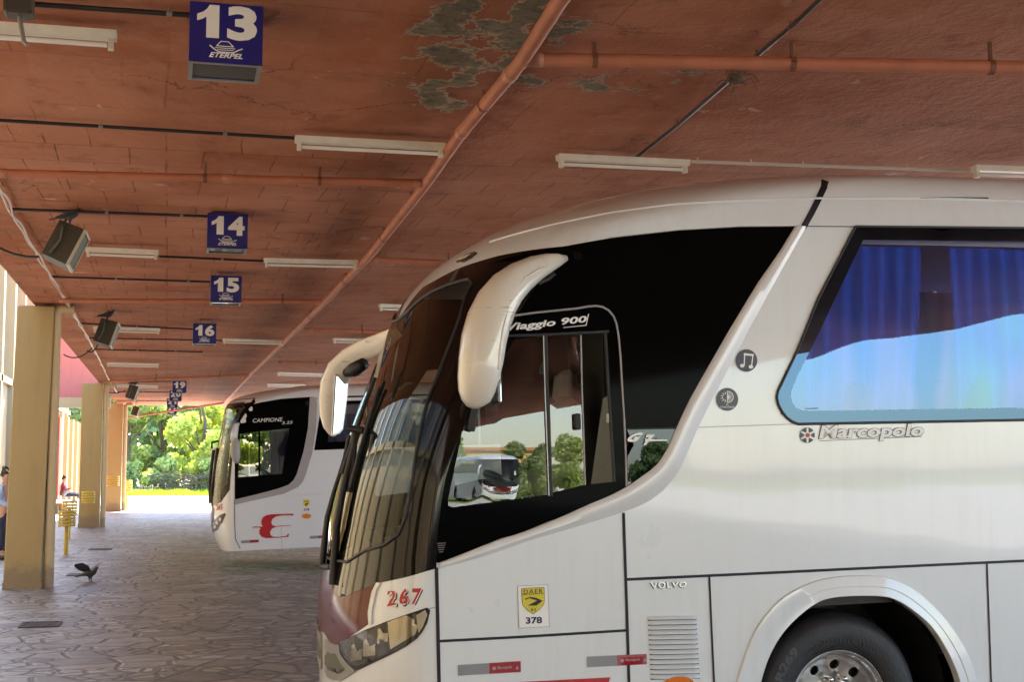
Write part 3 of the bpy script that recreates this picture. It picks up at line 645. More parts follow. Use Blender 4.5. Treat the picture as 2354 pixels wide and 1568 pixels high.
def build_bus1():
    b = B1
    root = empty('bus', mw=b.M, label='large white coach in the foreground, red 267 on its nose beside the headlight', cat='bus', group='coaches parked side by side in the bays')
    P, PF, S = b.P, b.PF, b.S
    # --- polygons on the side (x, z)
    up_edge = b.sides([(1850, 519), (1775, 519.5), (1700, 521), (1600, 526), (1500, 535), (1400, 548), (1275, 570), (1200, 582), (1146, 591)])
    zt = b.side(1146, 591)[1]
    # front limit follows the corner of the body
    zlow = b.side(993, 1295)[1]; frontlim = [(b.fs(z)-.10*max(0, (z-2.2)), z) for z in np.linspace(zt-.02, zlow, 16)]
    low = b.sides([(1010, 1294), (1050.6, 1279), (1152, 1238), (1189.5, 1229), (1257, 1201), (1288, 1190), (1353, 1160), (1401, 1140.7), (1442, 1119), (1473, 1097), (1509, 1071), (1533.4, 1032.5), (1552.7, 986.8), (1581.5, 924)])
    right = b.sides([(1615.8, 863), (1671.3, 765.8), (1740.8, 650), (1787, 585), (1826.4, 520.4)])
    black = up_edge+frontlim+low+right
    paneA = b.sides([(1140, 785), (1247, 773.5), (1259, 1138), (1038, 1167), (1030, 1163), (1029, 1150), (1048, 1060), (1075, 930), (1098, 860)])
    paneB = b.sides([(1258.5, 773), (1335, 769), (1345, 1115), (1270, 1133)])
    gapC = b.sides([(1335, 769), (1391, 765), (1400, 900), (1412, 1108), (1345, 1115)])
    holeBC = [paneB[0], gapC[1], gapC[2], gapC[3], gapC[4], paneB[3]]
    holeBC = [paneB[0], gapC[1], gapC[2], gapC[3], paneB[2], paneB[3]]
    patch('side_glass_panel', black, P, .006, MT['blackgloss'], root, .07, [paneA, holeBC], thick=.012)
    lean = lambda v: -(v[1]-1.95)*.006
    patch('driver_window', paneA, P, .005, MT['clearpane'], root, .09, prof=lean); patch('driver_window', paneB, P, .000, MT['clearpane'], root, .09, prof=lean)
    patch('corner_glass', b.sides([(1440, 988), (1551, 987), (1532, 1032.5), (1508, 1070), (1472, 1095), (1442, 1116)]), P, .009, MT['darkglass'], root, .09, prof=lambda v: -(v[1]-1.95)*.005)
    # mullions, frames and handles
    def sl_(pts, r, name, mat, off=.01, n=6): return tuberot(b, [P(*b.side(*p), off) for p in pts], r, name, mat, root, n)
    sl_([(1177, 727), (1230, 719), (1325, 709.5), (1350, 705), (1368, 703.5), (1384, 706), (1398, 714), (1409, 727), (1416, 745), (1421, 775), (1425, 819), (1429, 890), (1433.7, 963), (1437, 1040), (1439, 1118)], .006, 'window_frame', MT['grey_trim'])
    sl_([(1252.5, 772), (1256, 900), (1262, 1060), (1265, 1141)], .013, 'mullion', MT['blackmatt'], .008); sl_([(1247.5, 772), (1251, 900), (1257, 1060), (1260, 1140)], .003, 'mullion_edge', MT['silver'], .018)
    sl_([(1335, 769), (1338, 900), (1345, 1116)], .005, 'pane_edge', MT['grey_trim'], .002); sl_([(1146, 773), (1253, 770), (1391, 763), (1398, 762)], .012, 'window_rail', MT['blackmatt'], .004)
    sl_([(1391, 764), (1399, 900), (1412, 1108)], .010, 'gap_frame', MT['blackmatt'], .004)
    m = MB(); c = P(*b.side(1325, 970), .02); m.box(c, (.035, .025, .09), bev=.006); m.build('window_latch', MT['blackmatt'], root)
    m = MB(); c = P(*b.side(1394, 962), .02); m.box(c, (.014, .012, .05)); m.build('gold_catch', MT['speaker_trim'], root)
    m = MB(); m.box(P(*b.side(1083, 965), .05), (.04, .02, .13), M=Matrix.Rotation(.18, 3, 'Y'), bev=.006); m.tube([P(*b.side(1090, 940), .03), P(*b.side(1086, 955), .05)], .008); m.build('small_mirror', MT['blackmatt'], root)
    # silver sweeping trim
    tl = b.sides([(1826.4, 520.4), (1787, 585), (1740.8, 650), (1671.3, 765.8), (1615.8, 863), (1581.5, 924), (1552.7, 986.8), (1533.4, 1032.5), (1509, 1071), (1473, 1097), (1442, 1119), (1401, 1140.7), (1353, 1160), (1288, 1190), (1189.5, 1229), (1152, 1238), (1050, 1279), (1010, 1294)])
    tr = b.sides([(1852.8, 520.4), (1805.6, 603.7), (1740.8, 719.5), (1685, 826), (1625, 941.7), (1602, 988), (1581.6, 1037), (1565, 1076), (1545.5, 1104.6), (1521.4, 1131), (1485.3, 1157.6), (1430, 1179), (1377, 1196), (1288, 1223), (1220, 1241.5), (1118.5, 1279), (1010, 1308)])
    loft('sweep_trim', tl, tr, [(0, -.01), (0, .009), (.05, .014), (.22, .019), (.62, .019), (.72, .012), (.95, .007), (1, .004), (1, -.01)], P, MT['silver'], root, 160)
    # passenger windows
    wz0 = b.side(2354, 965)[1]; wz1 = b.side(2354, 520)[1]; rz0 = b.side(2354, 937)[1]; rz1 = b.side(2354, 550)[1]
    w1 = b.sides([(1965.3, 521), (1930, 590), (1879.7, 687), (1833.4, 802.8), (1787, 900), (1784.7, 914), (1788, 930), (1796, 946), (1807, 960), (1819.5, 969.5), (1833.4, 975.5)])+[(5.3, wz0), (5.3, wz1)]
    g1 = b.sides([(1983.8, 551), (1958.4, 603.7), (1879.7, 770.4), (1833.4, 863), (1819, 896), (1817, 912), (1821.8, 927.8), (1830, 938), (1842.6, 944), (1860, 945)])+[(5.2, rz0), (5.2, rz1)]
    wins = [(w1, g1)]; x = 5.34
    while x+1.5 < b.len-.3:
        wins.append(([(x, wz1), (x, wz0), (x+1.5, wz0), (x+1.5, wz1)], [(x+.1, rz1), (x+.1, rz0), (x+1.4, rz0), (x+1.4, rz1)])); x += 1.54
    farw = wins[:]
    hs = [paneA, holeBC]; allp = [paneA[0], gapC[1], gapC[3], paneA[2], paneA[3], paneA[6]]
    outer = [(1665, 1700), (1675, 1640), (1690.5, 1568), (1725.5, 1463), (1755, 1418), (1788, 1381), (1825, 1356), (1866, 1338), (1900, 1329), (1943.6, 1323.4), (2021.5, 1323.4), (2062, 1334), (2099.4, 1353.7), (2136, 1384), (2169.5, 1420), (2196, 1455), (2216, 1486), (2234, 1525), (2247.4, 1568), (2262, 1640), (2268, 1700)]
    inner = [(1730, 1700), (1733, 1640), (1745, 1568), (1768.4, 1498), (1807, 1439.4), (1866, 1389), (1905, 1374), (1963, 1370), (2033, 1371), (2062, 1382), (2091.6, 1400.5), (2138.4, 1439.4), (2177, 1501.7), (2204.6, 1568), (2214, 1640), (2216, 1700)]
    wh = [b.sides(inner), [(x_+6.2, z_) for x_, z_ in b.sides(inner)]]
    wh = [[(w_[0][0], -.5)]+w_+[(w_[-1][0], -.5)] for w_ in wh]
    # --- the front
    lo = b.tzs([(1003, 1308), (938, 1324.7), (873.4, 1339), (824.8, 1357), (800, 1368), (784, 1372), (770, 1363)]); cz = b.tz(757, 1338)
    lo = [(0, lo[0][1])]+lo[1:]; lo = [p for p in lo if p[0] < .96]+[(1, cz[1])]
    tp = b.tzs([(1146, 590), (1103.5, 601), (1051, 618.7), (1021.9, 634), (992.7, 650), (973, 661.5), (950, 683), (934, 702), (922, 720)]); 
    tp = [(0.0, tp[0][1]+.04)]+[p for p in tp if .03 < p[0] < .95]+[(1, b.tz(914, 738)[1])]
    mask = lo+mirror_t(lo)[1:]+mirror_t(tp)[::-1][::-1][0:0]
    top_full = tp+mirror_t(tp)[1:]; mask = lo+mirror_t(lo)[1:]+CA(top_full)
    gr_ = b.tzs([(1062.7, 646), (1080, 642), (1087, 652), (1070.5, 686.8), (1058.8, 731.5), (1043, 770), (1025.8, 819), (1008, 863.8), (986.8, 913), (967, 994), (951, 1098), (941.5, 1146.5), (933, 1195), (918.8, 1230), (886.4, 1253.4), (841, 1269.6), (800, 1290)])
    gt_ = b.tzs([(1031.6, 655), (992.7, 672.2), (973.3, 684), (953.8, 702.3), (940, 718)])
    print('mask lo', [tuple(round(c, 2) for c in p) for p in lo]); print('mask tp', [tuple(round(c, 2) for c in p) for p in tp]); print('glass r', [tuple(round(c, 2) for c in p) for p in gr_], [tuple(round(c, 2) for c in p) for p in gt_])
    gtop = sorted([p for p in gt_ if p[0] < .95]); gbot = [p for p in gr_[-4:] if p[0] < .95]
    half = [(1, b.tz(784, 1297)[1])]+sorted(gbot, key=lambda p: -p[0])+CA(gr_[:-4])+gtop+[(1, b.tz(926, 731)[1])]
    wsh = half+mirror_t(half)[1:-1]
    patch('windshield_surround', mask, S, .004, MT['blackmask'], root, .05, [wsh], thick=.01)
    patch('windshield', wsh, S, .002, MT['windshield'], root, .05)
    patch('windshield_lining', mask, S, -.006, MT['interior'], root, .06, [wsh]); patch('window_lining', black, PF, -.006, MT['interior'], root, .1, [paneA, holeBC])
    # rubber line round the glass
    for sg in (0, 1):
        q = [S(*((2-t, z) if sg else (t, z)), .006) for t, z in dens(half, .04, False)]; tuberot(b, q, .010, 'windshield_rubber', MT['blackmatt'], root, 6)
    wipe = b.tzs([(760, 1309), (800, 1306), (860, 1290), (930, 1262), (960, 1225), (975, 1150), (990, 1040), (1015, 930)])
    bus_shell(b, root, MT['paint'], [paneA, holeBC]+[g for _, g in wins]+wh, [paneA, holeBC]+[g for _, g in farw]+wh, [wsh])
    tuberot(b, [P(x_, z_, .008) for x_, z_ in dens(w1, .06)]+[P(w1[0][0], w1[0][1], .008)], .008, 'window_seal', MT['blackmatt'], root, 6)
    for (wv, gv) in wins:
        e = patch('passenger_window', wv, P, .004, MT['band'], root, .12, [gv], thick=.01); patch('pane', gv, P, .0035, MT['tinted'], root, .15).parent = e
        e = patch('passenger_window', wv, PF, .004, MT['band'], root, .2, [gv]); patch('pane', gv, PF, .0035, MT['tinted'], root, .3).parent = e
    for q in (paneA, holeBC): patch('door_window', q, PF, .004, MT['windshield'], root, .12)
    patch('side_glass_panel', black, PF, .003, MT['blackgloss'], root, .12, [paneA, holeBC])
    curtain(b, root, 2.4, 11.7, 2.02, 3.24, 2*HW-.13, MT['curtain_blue'], .016, .16)
    for k, (x0, x1) in enumerate([(2.35, 3.72), (3.78, 5.1), (5.15, 6.7), (6.7, 8.3), (8.3, 9.8), (9.8, 11.6)]):
        curtain(b, root, x0+.12, x1, 2.02, 3.22, .15, MT['curtain_blue'], .034, .115, -1.1 if k == 0 else .6 if k == 1 else 0)
    m = MB(); m.box((7, .13, 3.245), (9.4, .02, .03)); m.build('curtain_rail', MT['silver'], root)
    # red nose, chrome strip, headlight, lower grille, number
    red = b.tzs([(868.8, 1341), (857.7, 1361), (852, 1389), (849.4, 1407), (849, 1437), (822, 1452), (795, 1470), (780, 1485), (770, 1483), (758, 1473)])
    rb = [(1, b.tz(746, 1455)[1])]
    lo2 = [p for p in lo if p[0] > red[0][0]+.02]
    half = [(lo2[-1][0], lo2[-1][1]+.03)]+[(p[0], p[1]+.03) for p in CA(lo2[:-1])]+[(red[0][0], red[0][1]+.03)]+red[1:]+rb
    rp = half+mirror_t(half)[1:-1]
    patch('red_nose_panel', rp, S, .002, MT['red'], root, .04, thick=.006)
    patch('chrome_strip', b.tzs([(868.8, 1340), (878, 1338), (868, 1358), (861, 1390), (857.5, 1410), (857.5, 1436), (850.5, 1438), (849.6, 1407), (852.5, 1388), (858, 1361)]), S, .012, MT['silver'], root, .03, thick=.015)
    patch('chrome_strip', [(2-t, z) for t, z in b.tzs([(868.8, 1340), (878, 1338), (868, 1358), (861, 1390), (857.5, 1410), (857.5, 1436), (850.5, 1438), (849.6, 1407), (852.5, 1388), (858, 1361)])], S, .012, MT['silver'], root, .03, thick=.015)
    hp = [(989, 1403.5), (981.8, 1398), (933.6, 1411.8), (887.3, 1430), (841, 1447), (804, 1467), (781, 1480), (784.5, 1500), (793.7, 1519), (806.7, 1535), (822, 1544), (860, 1526), (897, 1507), (934, 1487), (959, 1471), (972, 1454), (982, 1431)]
    cxp = sum(p[0] for p in hp)/len(hp); cyp = sum(p[1] for p in hp)/len(hp); sh = lambda k: [(cxp+(p[0]-cxp)*k, cyp+(p[1]-cyp)*k) for p in hp]
    ins = [(p[0]+(cxp-p[0])*.035, p[1]+(cyp-p[1])*.12) for p in hp]
    for sd_ in (0, 1):
        mt = (lambda t, z, o: S(2-t, z, o)) if sd_ else S
        e = patch('headlight', b.tzs(hp), mt, .006, MT['seam'], root, .04, [b.tzs(ins)], thick=.01)
        patch('lens', b.tzs(ins), mt, .012, MT['lens'], e, .04)
        patch('housing', b.tzs(ins), mt, .003, MT['lampdark'], e, .04)
        if not sd_:
            patch('reflector', b.tzs([(893, 1432), (935, 1415), (952, 1422), (961, 1440), (955, 1458), (925, 1478), (899, 1494), (896, 1465)]), mt, .006, MT['reflector'], e, .03)
            patch('corner_strip', b.tzs([(957, 1413), (978, 1403), (982, 1412), (972, 1440), (962, 1456), (960, 1438)]), mt, .006, MT['lamp_body'], e, .03)
            for cx_, cy_, s_ in ((822, 1500, 1.0), (851, 1489, 1.05), (882, 1460, .9)):
                patch('lamp_bulb', b.tzs([(cx_-14*s_, cy_+22*s_), (cx_-12*s_, cy_-14*s_), (cx_-6*s_, cy_-18*s_), (cx_+2*s_, cy_-4*s_), (cx_+14*s_, cy_-6*s_), (cx_+13*s_, cy_+16*s_)]), mt, .007, MT['reflector'], e, .02)
    gp = [(749, 1465), (765, 1478), (782.7, 1487), (785.5, 1505), (798.4, 1524), (820.7, 1544), (800, 1555), (785.5, 1564.6), (767, 1564.6), (754, 1555), (745, 1533), (741.5, 1509), (744, 1485)]
    gi = [(757, 1499), (766, 1502), (774.4, 1506), (785.5, 1524), (796.6, 1541), (781.8, 1549.8), (757.7, 1540.6), (749, 1526), (748.4, 1509)]
    def tzl(pts, lim=.97): return [(min(t, lim), z) for t, z in b.tzs(pts)]
    for sd_ in (0, 1):
        mt = (lambda t, z, o: S(2-t, z, o)) if sd_ else S
        patch('grille_frame', tzl(gp), mt, .010, MT['grille_metal'], root, .03, thick=.015); patch('fog_grille', tzl(gi), mt, .0125, MT['speaker_grille'], root, .03)
    gm = [b.tz(760, 1532), b.tz(796, 1541), b.tz(782, 1550), b.tz(758, 1541)]; patch('grille_lip', gm, S, .016, MT['blackmatt'], root, .03)
    for nm, mt_, dx, dy, of in (('number_shadow', 'navy', 3.6, 3.2, .003), ('number_shadow', 'white_vinyl', 1.8, 1.6, .0045), ('number', 'logo_red', 0, 0, .006)):
        lettering(b, nm, '267', ((892+dx, 1357+dy), (970+dx, 1353+dy), (966+dx, 1389+dy), (892+dx, 1394+dy)), MT[mt_], root, S, of, .02, .0, b.tz, 1.3)
    # lamp above the windshield corner
    for sd_ in (0, 1):
        mt = (lambda t, z, o: S(2-t, z, o)) if sd_ else S
        e = patch('marker_lamp', b.tzs([(1050, 605), (1056, 597), (1075, 586), (1092, 581), (1098, 582), (1085, 594), (1066, 603)]), mt, .008, MT['lampdark'], root, .03, thick=.01)
        patch('lens', b.tzs([(1054, 602), (1060, 597), (1078, 588), (1086, 587), (1074, 597), (1063, 601)]), mt, .014, MT['lamp_body'], e, .03)
    # seams and panel lines
    def strip(pts, wpx, name='panel_seam', mat='seam', off=.0035):
        polys = stroke(b.sides(pts), wpx/410.0); return flat(name, polys, lambda x, z, k: P(x, z, off+k), MT[mat], root)
    strip([(1440, 1333), (1700, 1321), (2000, 1306.5), (2354, 1290), (2900, 1262)], 6.5)
    strip([(1433, 1182), (1438, 1330), (1442, 1450), (1447, 1620)], 7); strip([(1630, 1324), (1635, 1440), (1641, 1568), (1645, 1640)], 5); strip([(2268, 1294), (2273, 1430), (2279, 1600)], 5)
    strip([(1010, 1475), (1200, 1465), (1443, 1450)], 6); strip([(1003, 1308), (1006, 1430), (1009, 1568), (1012, 1680)], 8)
    strip([(980, 1402), (1004, 1396)], 2, mat='grey_trim'); strip([(1602, 983), (1700, 979.5), (1833, 975)], 1.8, mat='grey_trim'); strip([(1552, 989), (1602, 988)], 1.5, mat='grey_trim'); strip([(1429, 1119), (1432, 1180)], 1.5, mat='grey_trim')
    strip([(1440, 987), (1553, 985)], 3.5, mat='blackmatt', off=.009); strip([(1438, 1118), (1436, 1000), (1435, 960)], 3, mat='blackmatt', off=.009)
    # roof seam: black diagonal groove and the crease line
    strip([(1919, 408), (1908, 425), (1893, 447), (1885, 460), (1868, 488), (1849, 519)], 15, 'roof_seam', 'seam', .004)
    strip([(2124, 451.5), (2282, 452.5)], 4, 'roof_slot', 'blackmatt', .006)
    crz = b.side(2354, 453)[1]; m = MB(); cr = b.sides([(1180, 520), (1300, 500), (1420, 480), (1560, 465), (1700, 458), (1880, 453), (2120, 451)])
    tuberot(b, [P(x_, min(z_, 3.62), -.002) for x_, z_ in dens(cr, .1, False)]+[Vector((11.9, b.fi(crz)-.000, crz))], .010, 'roof_crease', MT['paint'], root, 6)
    strip([(1826, 520), (1700, 521), (1560, 529), (1400, 547)], 1.5, 'roof_joint', 'grey_trim', .008); strip([(1853, 520), (1965, 521)], 2.2, 'roof_joint', 'seam', .003); 
    # stickers
    def disc(cx_, cy_, r_, nm, mat, of=.004): return patch(nm, b.sides([(cx_+r_*math.cos(a)*.98, cy_+r_*math.sin(a)*1.02) for a in [i*math.pi/16 for i in range(32)]]), P, of, MT[mat], root, .05)
    def polyside(nm, polys, mat, of): return flat(nm, [b.sides(p) for p in polys], lambda x, z, k: P(x, z, of+k), MT[mat], root)
    disc(1715.3, 829, 25.5, 'music_sticker', 'dk_vinyl')
    oc = lambda cx_, cy_, rx, ry, n=14: [(cx_+rx*math.cos(2*math.pi*i/n), cy_+ry*math.sin(2*math.pi*i/n)) for i in range(n)]
    polyside('music_note', stroke([(1710, 840), (1711, 815)], 2.6)+stroke([(1727, 842), (1730, 817)], 2.6)+[[(1709, 812), (1732, 814.5), (1731.5, 819), (1709, 817)]]+[oc(1705.5, 841, 5.2, 4.4), oc(1725.5, 843.5, 5.2, 4.4)], 'white_vinyl', .0055)
    disc(1670.9, 918.5, 26, 'climate_sticker', 'slate2')
    sun = [[(1668-7*math.cos(a-.2), 913+7*math.sin(a-.2)), (1668-14*math.cos(a), 913+14*math.sin(a)), (1668-7*math.cos(a+.2), 913+7*math.sin(a+.2))] for a in [math.radians(d) for d in range(-80, 81, 32)]]
    fan = [q for a in [math.radians(d) for d in range(-84, 85, 21)] for q in stroke([(1672, 913), (1672+12*math.cos(a), 913+12*math.sin(a))], 1.2)]+stroke([(1671, 899), (1671, 927)], 1.4)+stroke([(1672+13*math.cos(math.radians(d)), 913+13*math.sin(math.radians(d))) for d in range(-88, 89, 22)], 1.6)
    polyside('climate_symbol', sun+fan, 'white_vinyl', .0055)
    lettering(b, 'sticker_lettering', 'AR', ((1667.5, 929), (1674, 929), (1674, 932), (1667.5, 932)), MT['white_vinyl'], root, P, .0055, .01)
    lettering(b, 'sticker_lettering', 'CONDICIONADO', ((1655, 934), (1688, 934), (1688, 938), (1655, 938)), MT['white_vinyl'], root, P, .0055, .01)
    # maker's badge and name
    disc(1855, 1001, 17.5, 'maker_badge', 'dk_vinyl', .006)
    polyside('badge_star', [[(1855+5*math.cos(a-.55), 1001+5*math.sin(a-.55)), (1855+17*math.cos(a-.12), 1001+17*math.sin(a-.12)), (1855+17*math.cos(a+.12), 1001+17*math.sin(a+.12)), (1855+5*math.cos(a+.55), 1001+5*math.sin(a+.55))] for a in [math.radians(-90+60*k) for k in range(6)]]+[oc(1855, 1001, 7.5, 8)], 'white_vinyl', .008)
    disc(1855, 1001, 5, 'badge_centre', 'logo_red', .010)
    for dx, dy, mt_, of in ((-1.5, 1.3, 'slate2', .0032), (1.1, 1.2, 'slate2', .0036), (-1.1, -1.0, 'slate2', .004), (1.0, -1.0, 'slate2', .0044), (0, 0, 'white_vinyl', .0075)):
        lettering(b, 'name_lettering', 'Marcopolo', ((1883+dx, 979+dy), (2123+dx, 974+dy), (2122+dx, 1011+dy), (1881+dx, 1018+dy)), MT[mt_], root, P, of, .035, .12)
    strip([(1884, 1014), (2118, 1004)], 1.4, 'name_underline', 'navy')
    # route plate with shield
    patch('permit_plate', b.sides([(1189.7, 1348.4), (1259, 1345), (1262.6, 1441.7), (1193, 1445)]), P, .003, MT['white_vinyl'], root, .1)
    polyside('plate_border', stroke([(1189.7, 1348.4), (1259, 1345), (1262.6, 1441.7), (1193, 1445)], 1.0, True), 'grey_refl', .0035)
    shd = [(1199.3, 1354.5), (1250, 1351.5), (1251, 1380), (1248, 1392), (1238, 1403), (1225.5, 1412), (1212, 1403), (1202, 1392), (1200, 1380)]
    cxs, cys = 1225, 1380; patch('shield', b.sides([(cxs+(p[0]-cxs)*1.04, cys+(p[1]-cys)*1.04) for p in shd]), P, .0045, MT['blackmatt'], root, .06); patch('shield_face', b.sides(shd), P, .006, MT['yellow_vinyl'], root, .06)
    polyside('shield_road', [[(1212, 1393), (1232, 1393), (1247, 1382), (1238, 1379)], [(1206, 1377), (1218, 1373), (1232, 1375), (1243, 1380), (1240, 1383), (1226, 1379), (1216, 1376), (1207, 1380)]]+stroke([(1200, 1368), (1250.5, 1365)], 1.0), 'blackmatt', .0075)
    lettering(b, 'shield_lettering', 'DAER', ((1203, 1356.5), (1247, 1354), (1247, 1364), (1203, 1367)), MT['blackmatt'], root, P, .0075, .01, 0, None, 1.2)
    lettering(b, 'shield_lettering', 'RS', ((1220, 1399.5), (1232, 1399), (1232, 1406), (1220, 1406.5)), MT['blackmatt'], root, P, .0075, .01)
    lettering(b, 'plate_number', '378', ((1208, 1420), (1245.5, 1418.5), (1246, 1434), (1208.5, 1435.5)), MT['navy'], root, P, .0045, .035)
    # reflectors and red stripe
    for q, s1 in (([(1052.3, 1530), (1196.5, 1520.7), (1197, 1546), (1053, 1554.5)], 1124.6), ([(1349, 1510.5), (1485.8, 1504.4), (1486.5, 1528), (1349.8, 1535)], 1418.7)):
        k = (s1-q[0][0])/(q[1][0]-q[0][0]); mt0 = (s1, q[0][1]+(q[1][1]-q[0][1])*k); mb0 = (s1, q[3][1]+(q[2][1]-q[3][1])*k)
        patch('reflector_strip', b.sides([q[0], mt0, mb0, q[3]]), P, .004, MT['grey_refl'], root, .1); patch('reflector_strip', b.sides([mt0, q[1], q[2], mb0]), P, .004, MT['red_refl'], root, .1, label='dark red half of the side reflector strip')
        lettering(b, 'reflector_lettering', 'Marcopolo', ((s1+18, mt0[1]+7), (s1+52, mt0[1]+5), (s1+52, mt0[1]+14), (s1+18, mt0[1]+16)), MT['pale_ink'], root, P, .0055, .02, .1)
        polyside('reflector_mark', [oc(s1+11, mt0[1]+12, 4.2, 4.2), [(s1+60, mt0[1]+14), (s1+64, mt0[1]+6), (s1+67, mt0[1]+14)]], 'pale_ink', .0055)
    patch('red_stripe', b.sides([(1195, 1569), (1403, 1558), (1392, 1590), (1150, 1605)]), P, .004, MT['logo_red'], root, .1)
    lettering(b, 'chassis_badge', 'VOLVO', ((1494, 1340), (1578, 1337), (1577, 1350.5), (1497, 1354)), MT['alu'], root, P, .009, .03, .05, None, 1.15)
    lettering(b, 'chassis_badge', 'VOLVO', ((1493, 1341.4), (1577, 1338.4), (1576, 1352), (1496, 1355.5)), MT['seam'], root, P, .004, .03, .05, None, 1.15)
    # louvres
    lv = MB()
    for k in range(13):
        y0 = 1416+k*11.3; x0 = 1488+k*.55; x1 = 1601+k*.62; n = 14; rows = []
        for i in range(n+1):
            u = i/n; px = x0+(x1-x0)*u; arch = .018*min(1, math.sin(math.pi*u)*6)**.5
            yb = y0-u*2.2
            rows.append([P(*b.side(px, yb+1.5), .001), P(*b.side(px, yb+5), .001+arch*.8), P(*b.side(px, yb+9.5), .002+arch)])
        vs = [p for r_ in rows for p in r_]; lv.add(vs, [(i*3+q, i*3+q+1, (i+1)*3+q+1, (i+1)*3+q) for i in range(n) for q in (0, 1)])
    lv.build('air_louvre', MT['paint'], root, True)
    dk = MB()
    polyside('louvre_gap', [[(1489+k*.55, 1416+k*11.3+8), (1601+k*.62, 1413.5+k*11.3+8), (1601+k*.62, 1413.5+k*11.3+12.3), (1489+k*.55, 1416+k*11.3+12.3)] for k in range(13)], 'seam', .0015)
    e = patch('side_marker_lamp', b.sides(oc(1560, 1568, 31, 13, 24)), P, .02, MT['amber'], root, .03, thick=.018); patch('lamp_base', b.sides(oc(1560, 1568, 34, 16, 24)), P, .004, MT['paint'], root, .05, thick=.004)
    lettering(b, 'window_lettering', 'Viaggio 900', ((1164, 744), (1347, 726), (1352, 745), (1166, 766)), MT['white_vinyl'], root, P, .009, .03, .25); 
    polyside('window_underline', [[(1351, 722), (1353, 722), (1347, 749), (1294, 754.3), (1294, 752.7), (1345.4, 747.4)]], 'white_vinyl', .009)
    lettering(b, 'window_lettering', 'G', ((1443, 997), (1478, 994), (1472, 1016), (1438, 1017)), MT['white_vinyl'], root, P, .020, .06, .5)
    lettering(b, 'window_lettering', '7', ((1476, 1000), (1503, 999), (1496, 1024), (1476, 1025)), MT['white_vinyl'], root, P, .0205, .06, .4)
    polyside('window_underline', [[(1480, 1009), (1532, 1011.5), (1531, 1014), (1480, 1015.5)]], 'white_vinyl', .021)
    polyside('glass_stamp', [q for k in range(5) for q in stroke([(1005+k, 1250+k*5), (1024-k*1.5, 1249+k*5)], 1.1)], 'grey_trim', .008)
    polyside('glass_stamp', stroke([(1852, 940), (1879, 939)], 2.2), 'dk_vinyl', .006)
    # wheel arch flare
    arch_sec = [(0, -.004), (.0, .004), (.04, .012), (.52, .020), (.56, .017), (.97, .024), (1, .020), (1, -.04)]
    loft('wheel_arch', b.sides(outer), b.sides(inner), arch_sec, P, MT['paint'], root, 90)
    sh_ = lambda p, d: [(x_+d, z_) for x_, z_ in p]
    loft('wheel_arch', sh_(b.sides(outer), 6.2), sh_(b.sides(inner), 6.2), arch_sec, P, MT['paint'], root, 60)
    for d_ in (0, 6.2): loft('wheel_arch', sh_(b.sides(outer), d_), sh_(b.sides(inner), d_), arch_sec, PF, MT['paint'], root, 40)
    for x_ in (3.0, 9.2): wheel_well(b, root, x_, .54, .60)
    wheel(root, b, 3.0, .52, .10); wheel(root, b, 9.2, .52, .10, detailed=False); wheel(root, b, 3.0, .52, 2*HW-.10, far=True, detailed=False); wheel(root, b, 9.2, .52, 2*HW-.10, far=True, detailed=False)
    # near mirror
    cl = [(1303, 593, 7, .01), (1285, 597, 16, .06), (1262, 604, 24, .13), (1230, 617, 32, .20), (1195, 638, 40, .26), (1165, 664, 46, .30), (1142, 695, 50, .32), (1124, 735, 52.5, .33), (1112, 780, 53, .34), (1105, 830, 51.5, .34), (1099, 870, 47, .34), (1096, 900, 42, .33), (1094, 922, 33, .33), (1093, 934, 20, .33), (1093, 940, 6, .33)]
    m = MB(); n = 20; vs = []; pts = [Vector(b.at(c[0], c[1], -c[3])) for c in cl]
    for i, (p, c) in enumerate(zip(pts, cl)):
        t = (pts[min(i+1, len(pts)-1)]-pts[max(i-1, 0)]); t.y = 0; t.normalize()
        if i > len(cl)-3: t = Vector((0, 0, -1))
        nx = Vector((-t.z, 0, t.x)); r_ = c[2]/(F/ (6.95)); dp = min(.12, r_*1.15)
        for k in range(n):
            a = 2*math.pi*k/n; ca, sa = math.cos(a), math.sin(a); e_ = .75
            vs.append(p+nx*(r_*math.copysign(abs(ca)**e_, ca))+Vector((0, 1, 0))*(dp*math.copysign(abs(sa)**e_, sa)))
    fs = [(i*n+k, i*n+(k+1) % n, (i+1)*n+(k+1) % n, (i+1)*n+k) for i in range(len(cl)-1) for k in range(n)]+[tuple(range(n-1, -1, -1)), tuple((len(cl)-1)*n+k for k in range(n))]
    mo = mk('mirror', vs, fs, MT['mirror_paint'], root, True); mo['label'] = 'large cream white mirror arm curving down beside the driver window'
    tuberot(b, [b.at(*q_) for q_ in ((1288, 603, -.10), (1240, 618, -.29), (1205, 640, -.365), (1185, 668, -.405), (1168, 710, -.43), (1156, 760, -.445), (1150, 800, -.445), (1147, 850, -.44))], .007, 'shell_ridge', MT['mirror_paint'], mo)
    m = MB(); m.box(Vector(b.at(1140, 850, -.30)), (.02, .16, .36), bev=.008); gl = m.build('mirror_glass', MT['mirror_glass'], mo)
    tuberot(b, [b.at(1275, 628, -.16), b.at(1262, 640, -.16), b.at(1240, 650, -.18)], .012, 'mirror_seal', MT['blackmatt'], mo)
    # far mirror
    clf = [(915, 762, 14, 2.1), (895, 776, 19, 2.25), (865, 792, 24, 2.4), (835, 807, 28, 2.55), (806, 826, 31, 2.68), (780, 852, 33, 2.78), (765, 885, 31, 2.84), (759, 920, 27, 2.86), (758, 955, 24, 2.86), (761, 980, 19, 2.86), (766, 995, 12, 2.86), (769, 1004, 4, 2.86)]
    vs = []; pts = [Vector(b.at(c[0], c[1], c[3])) for c in clf]
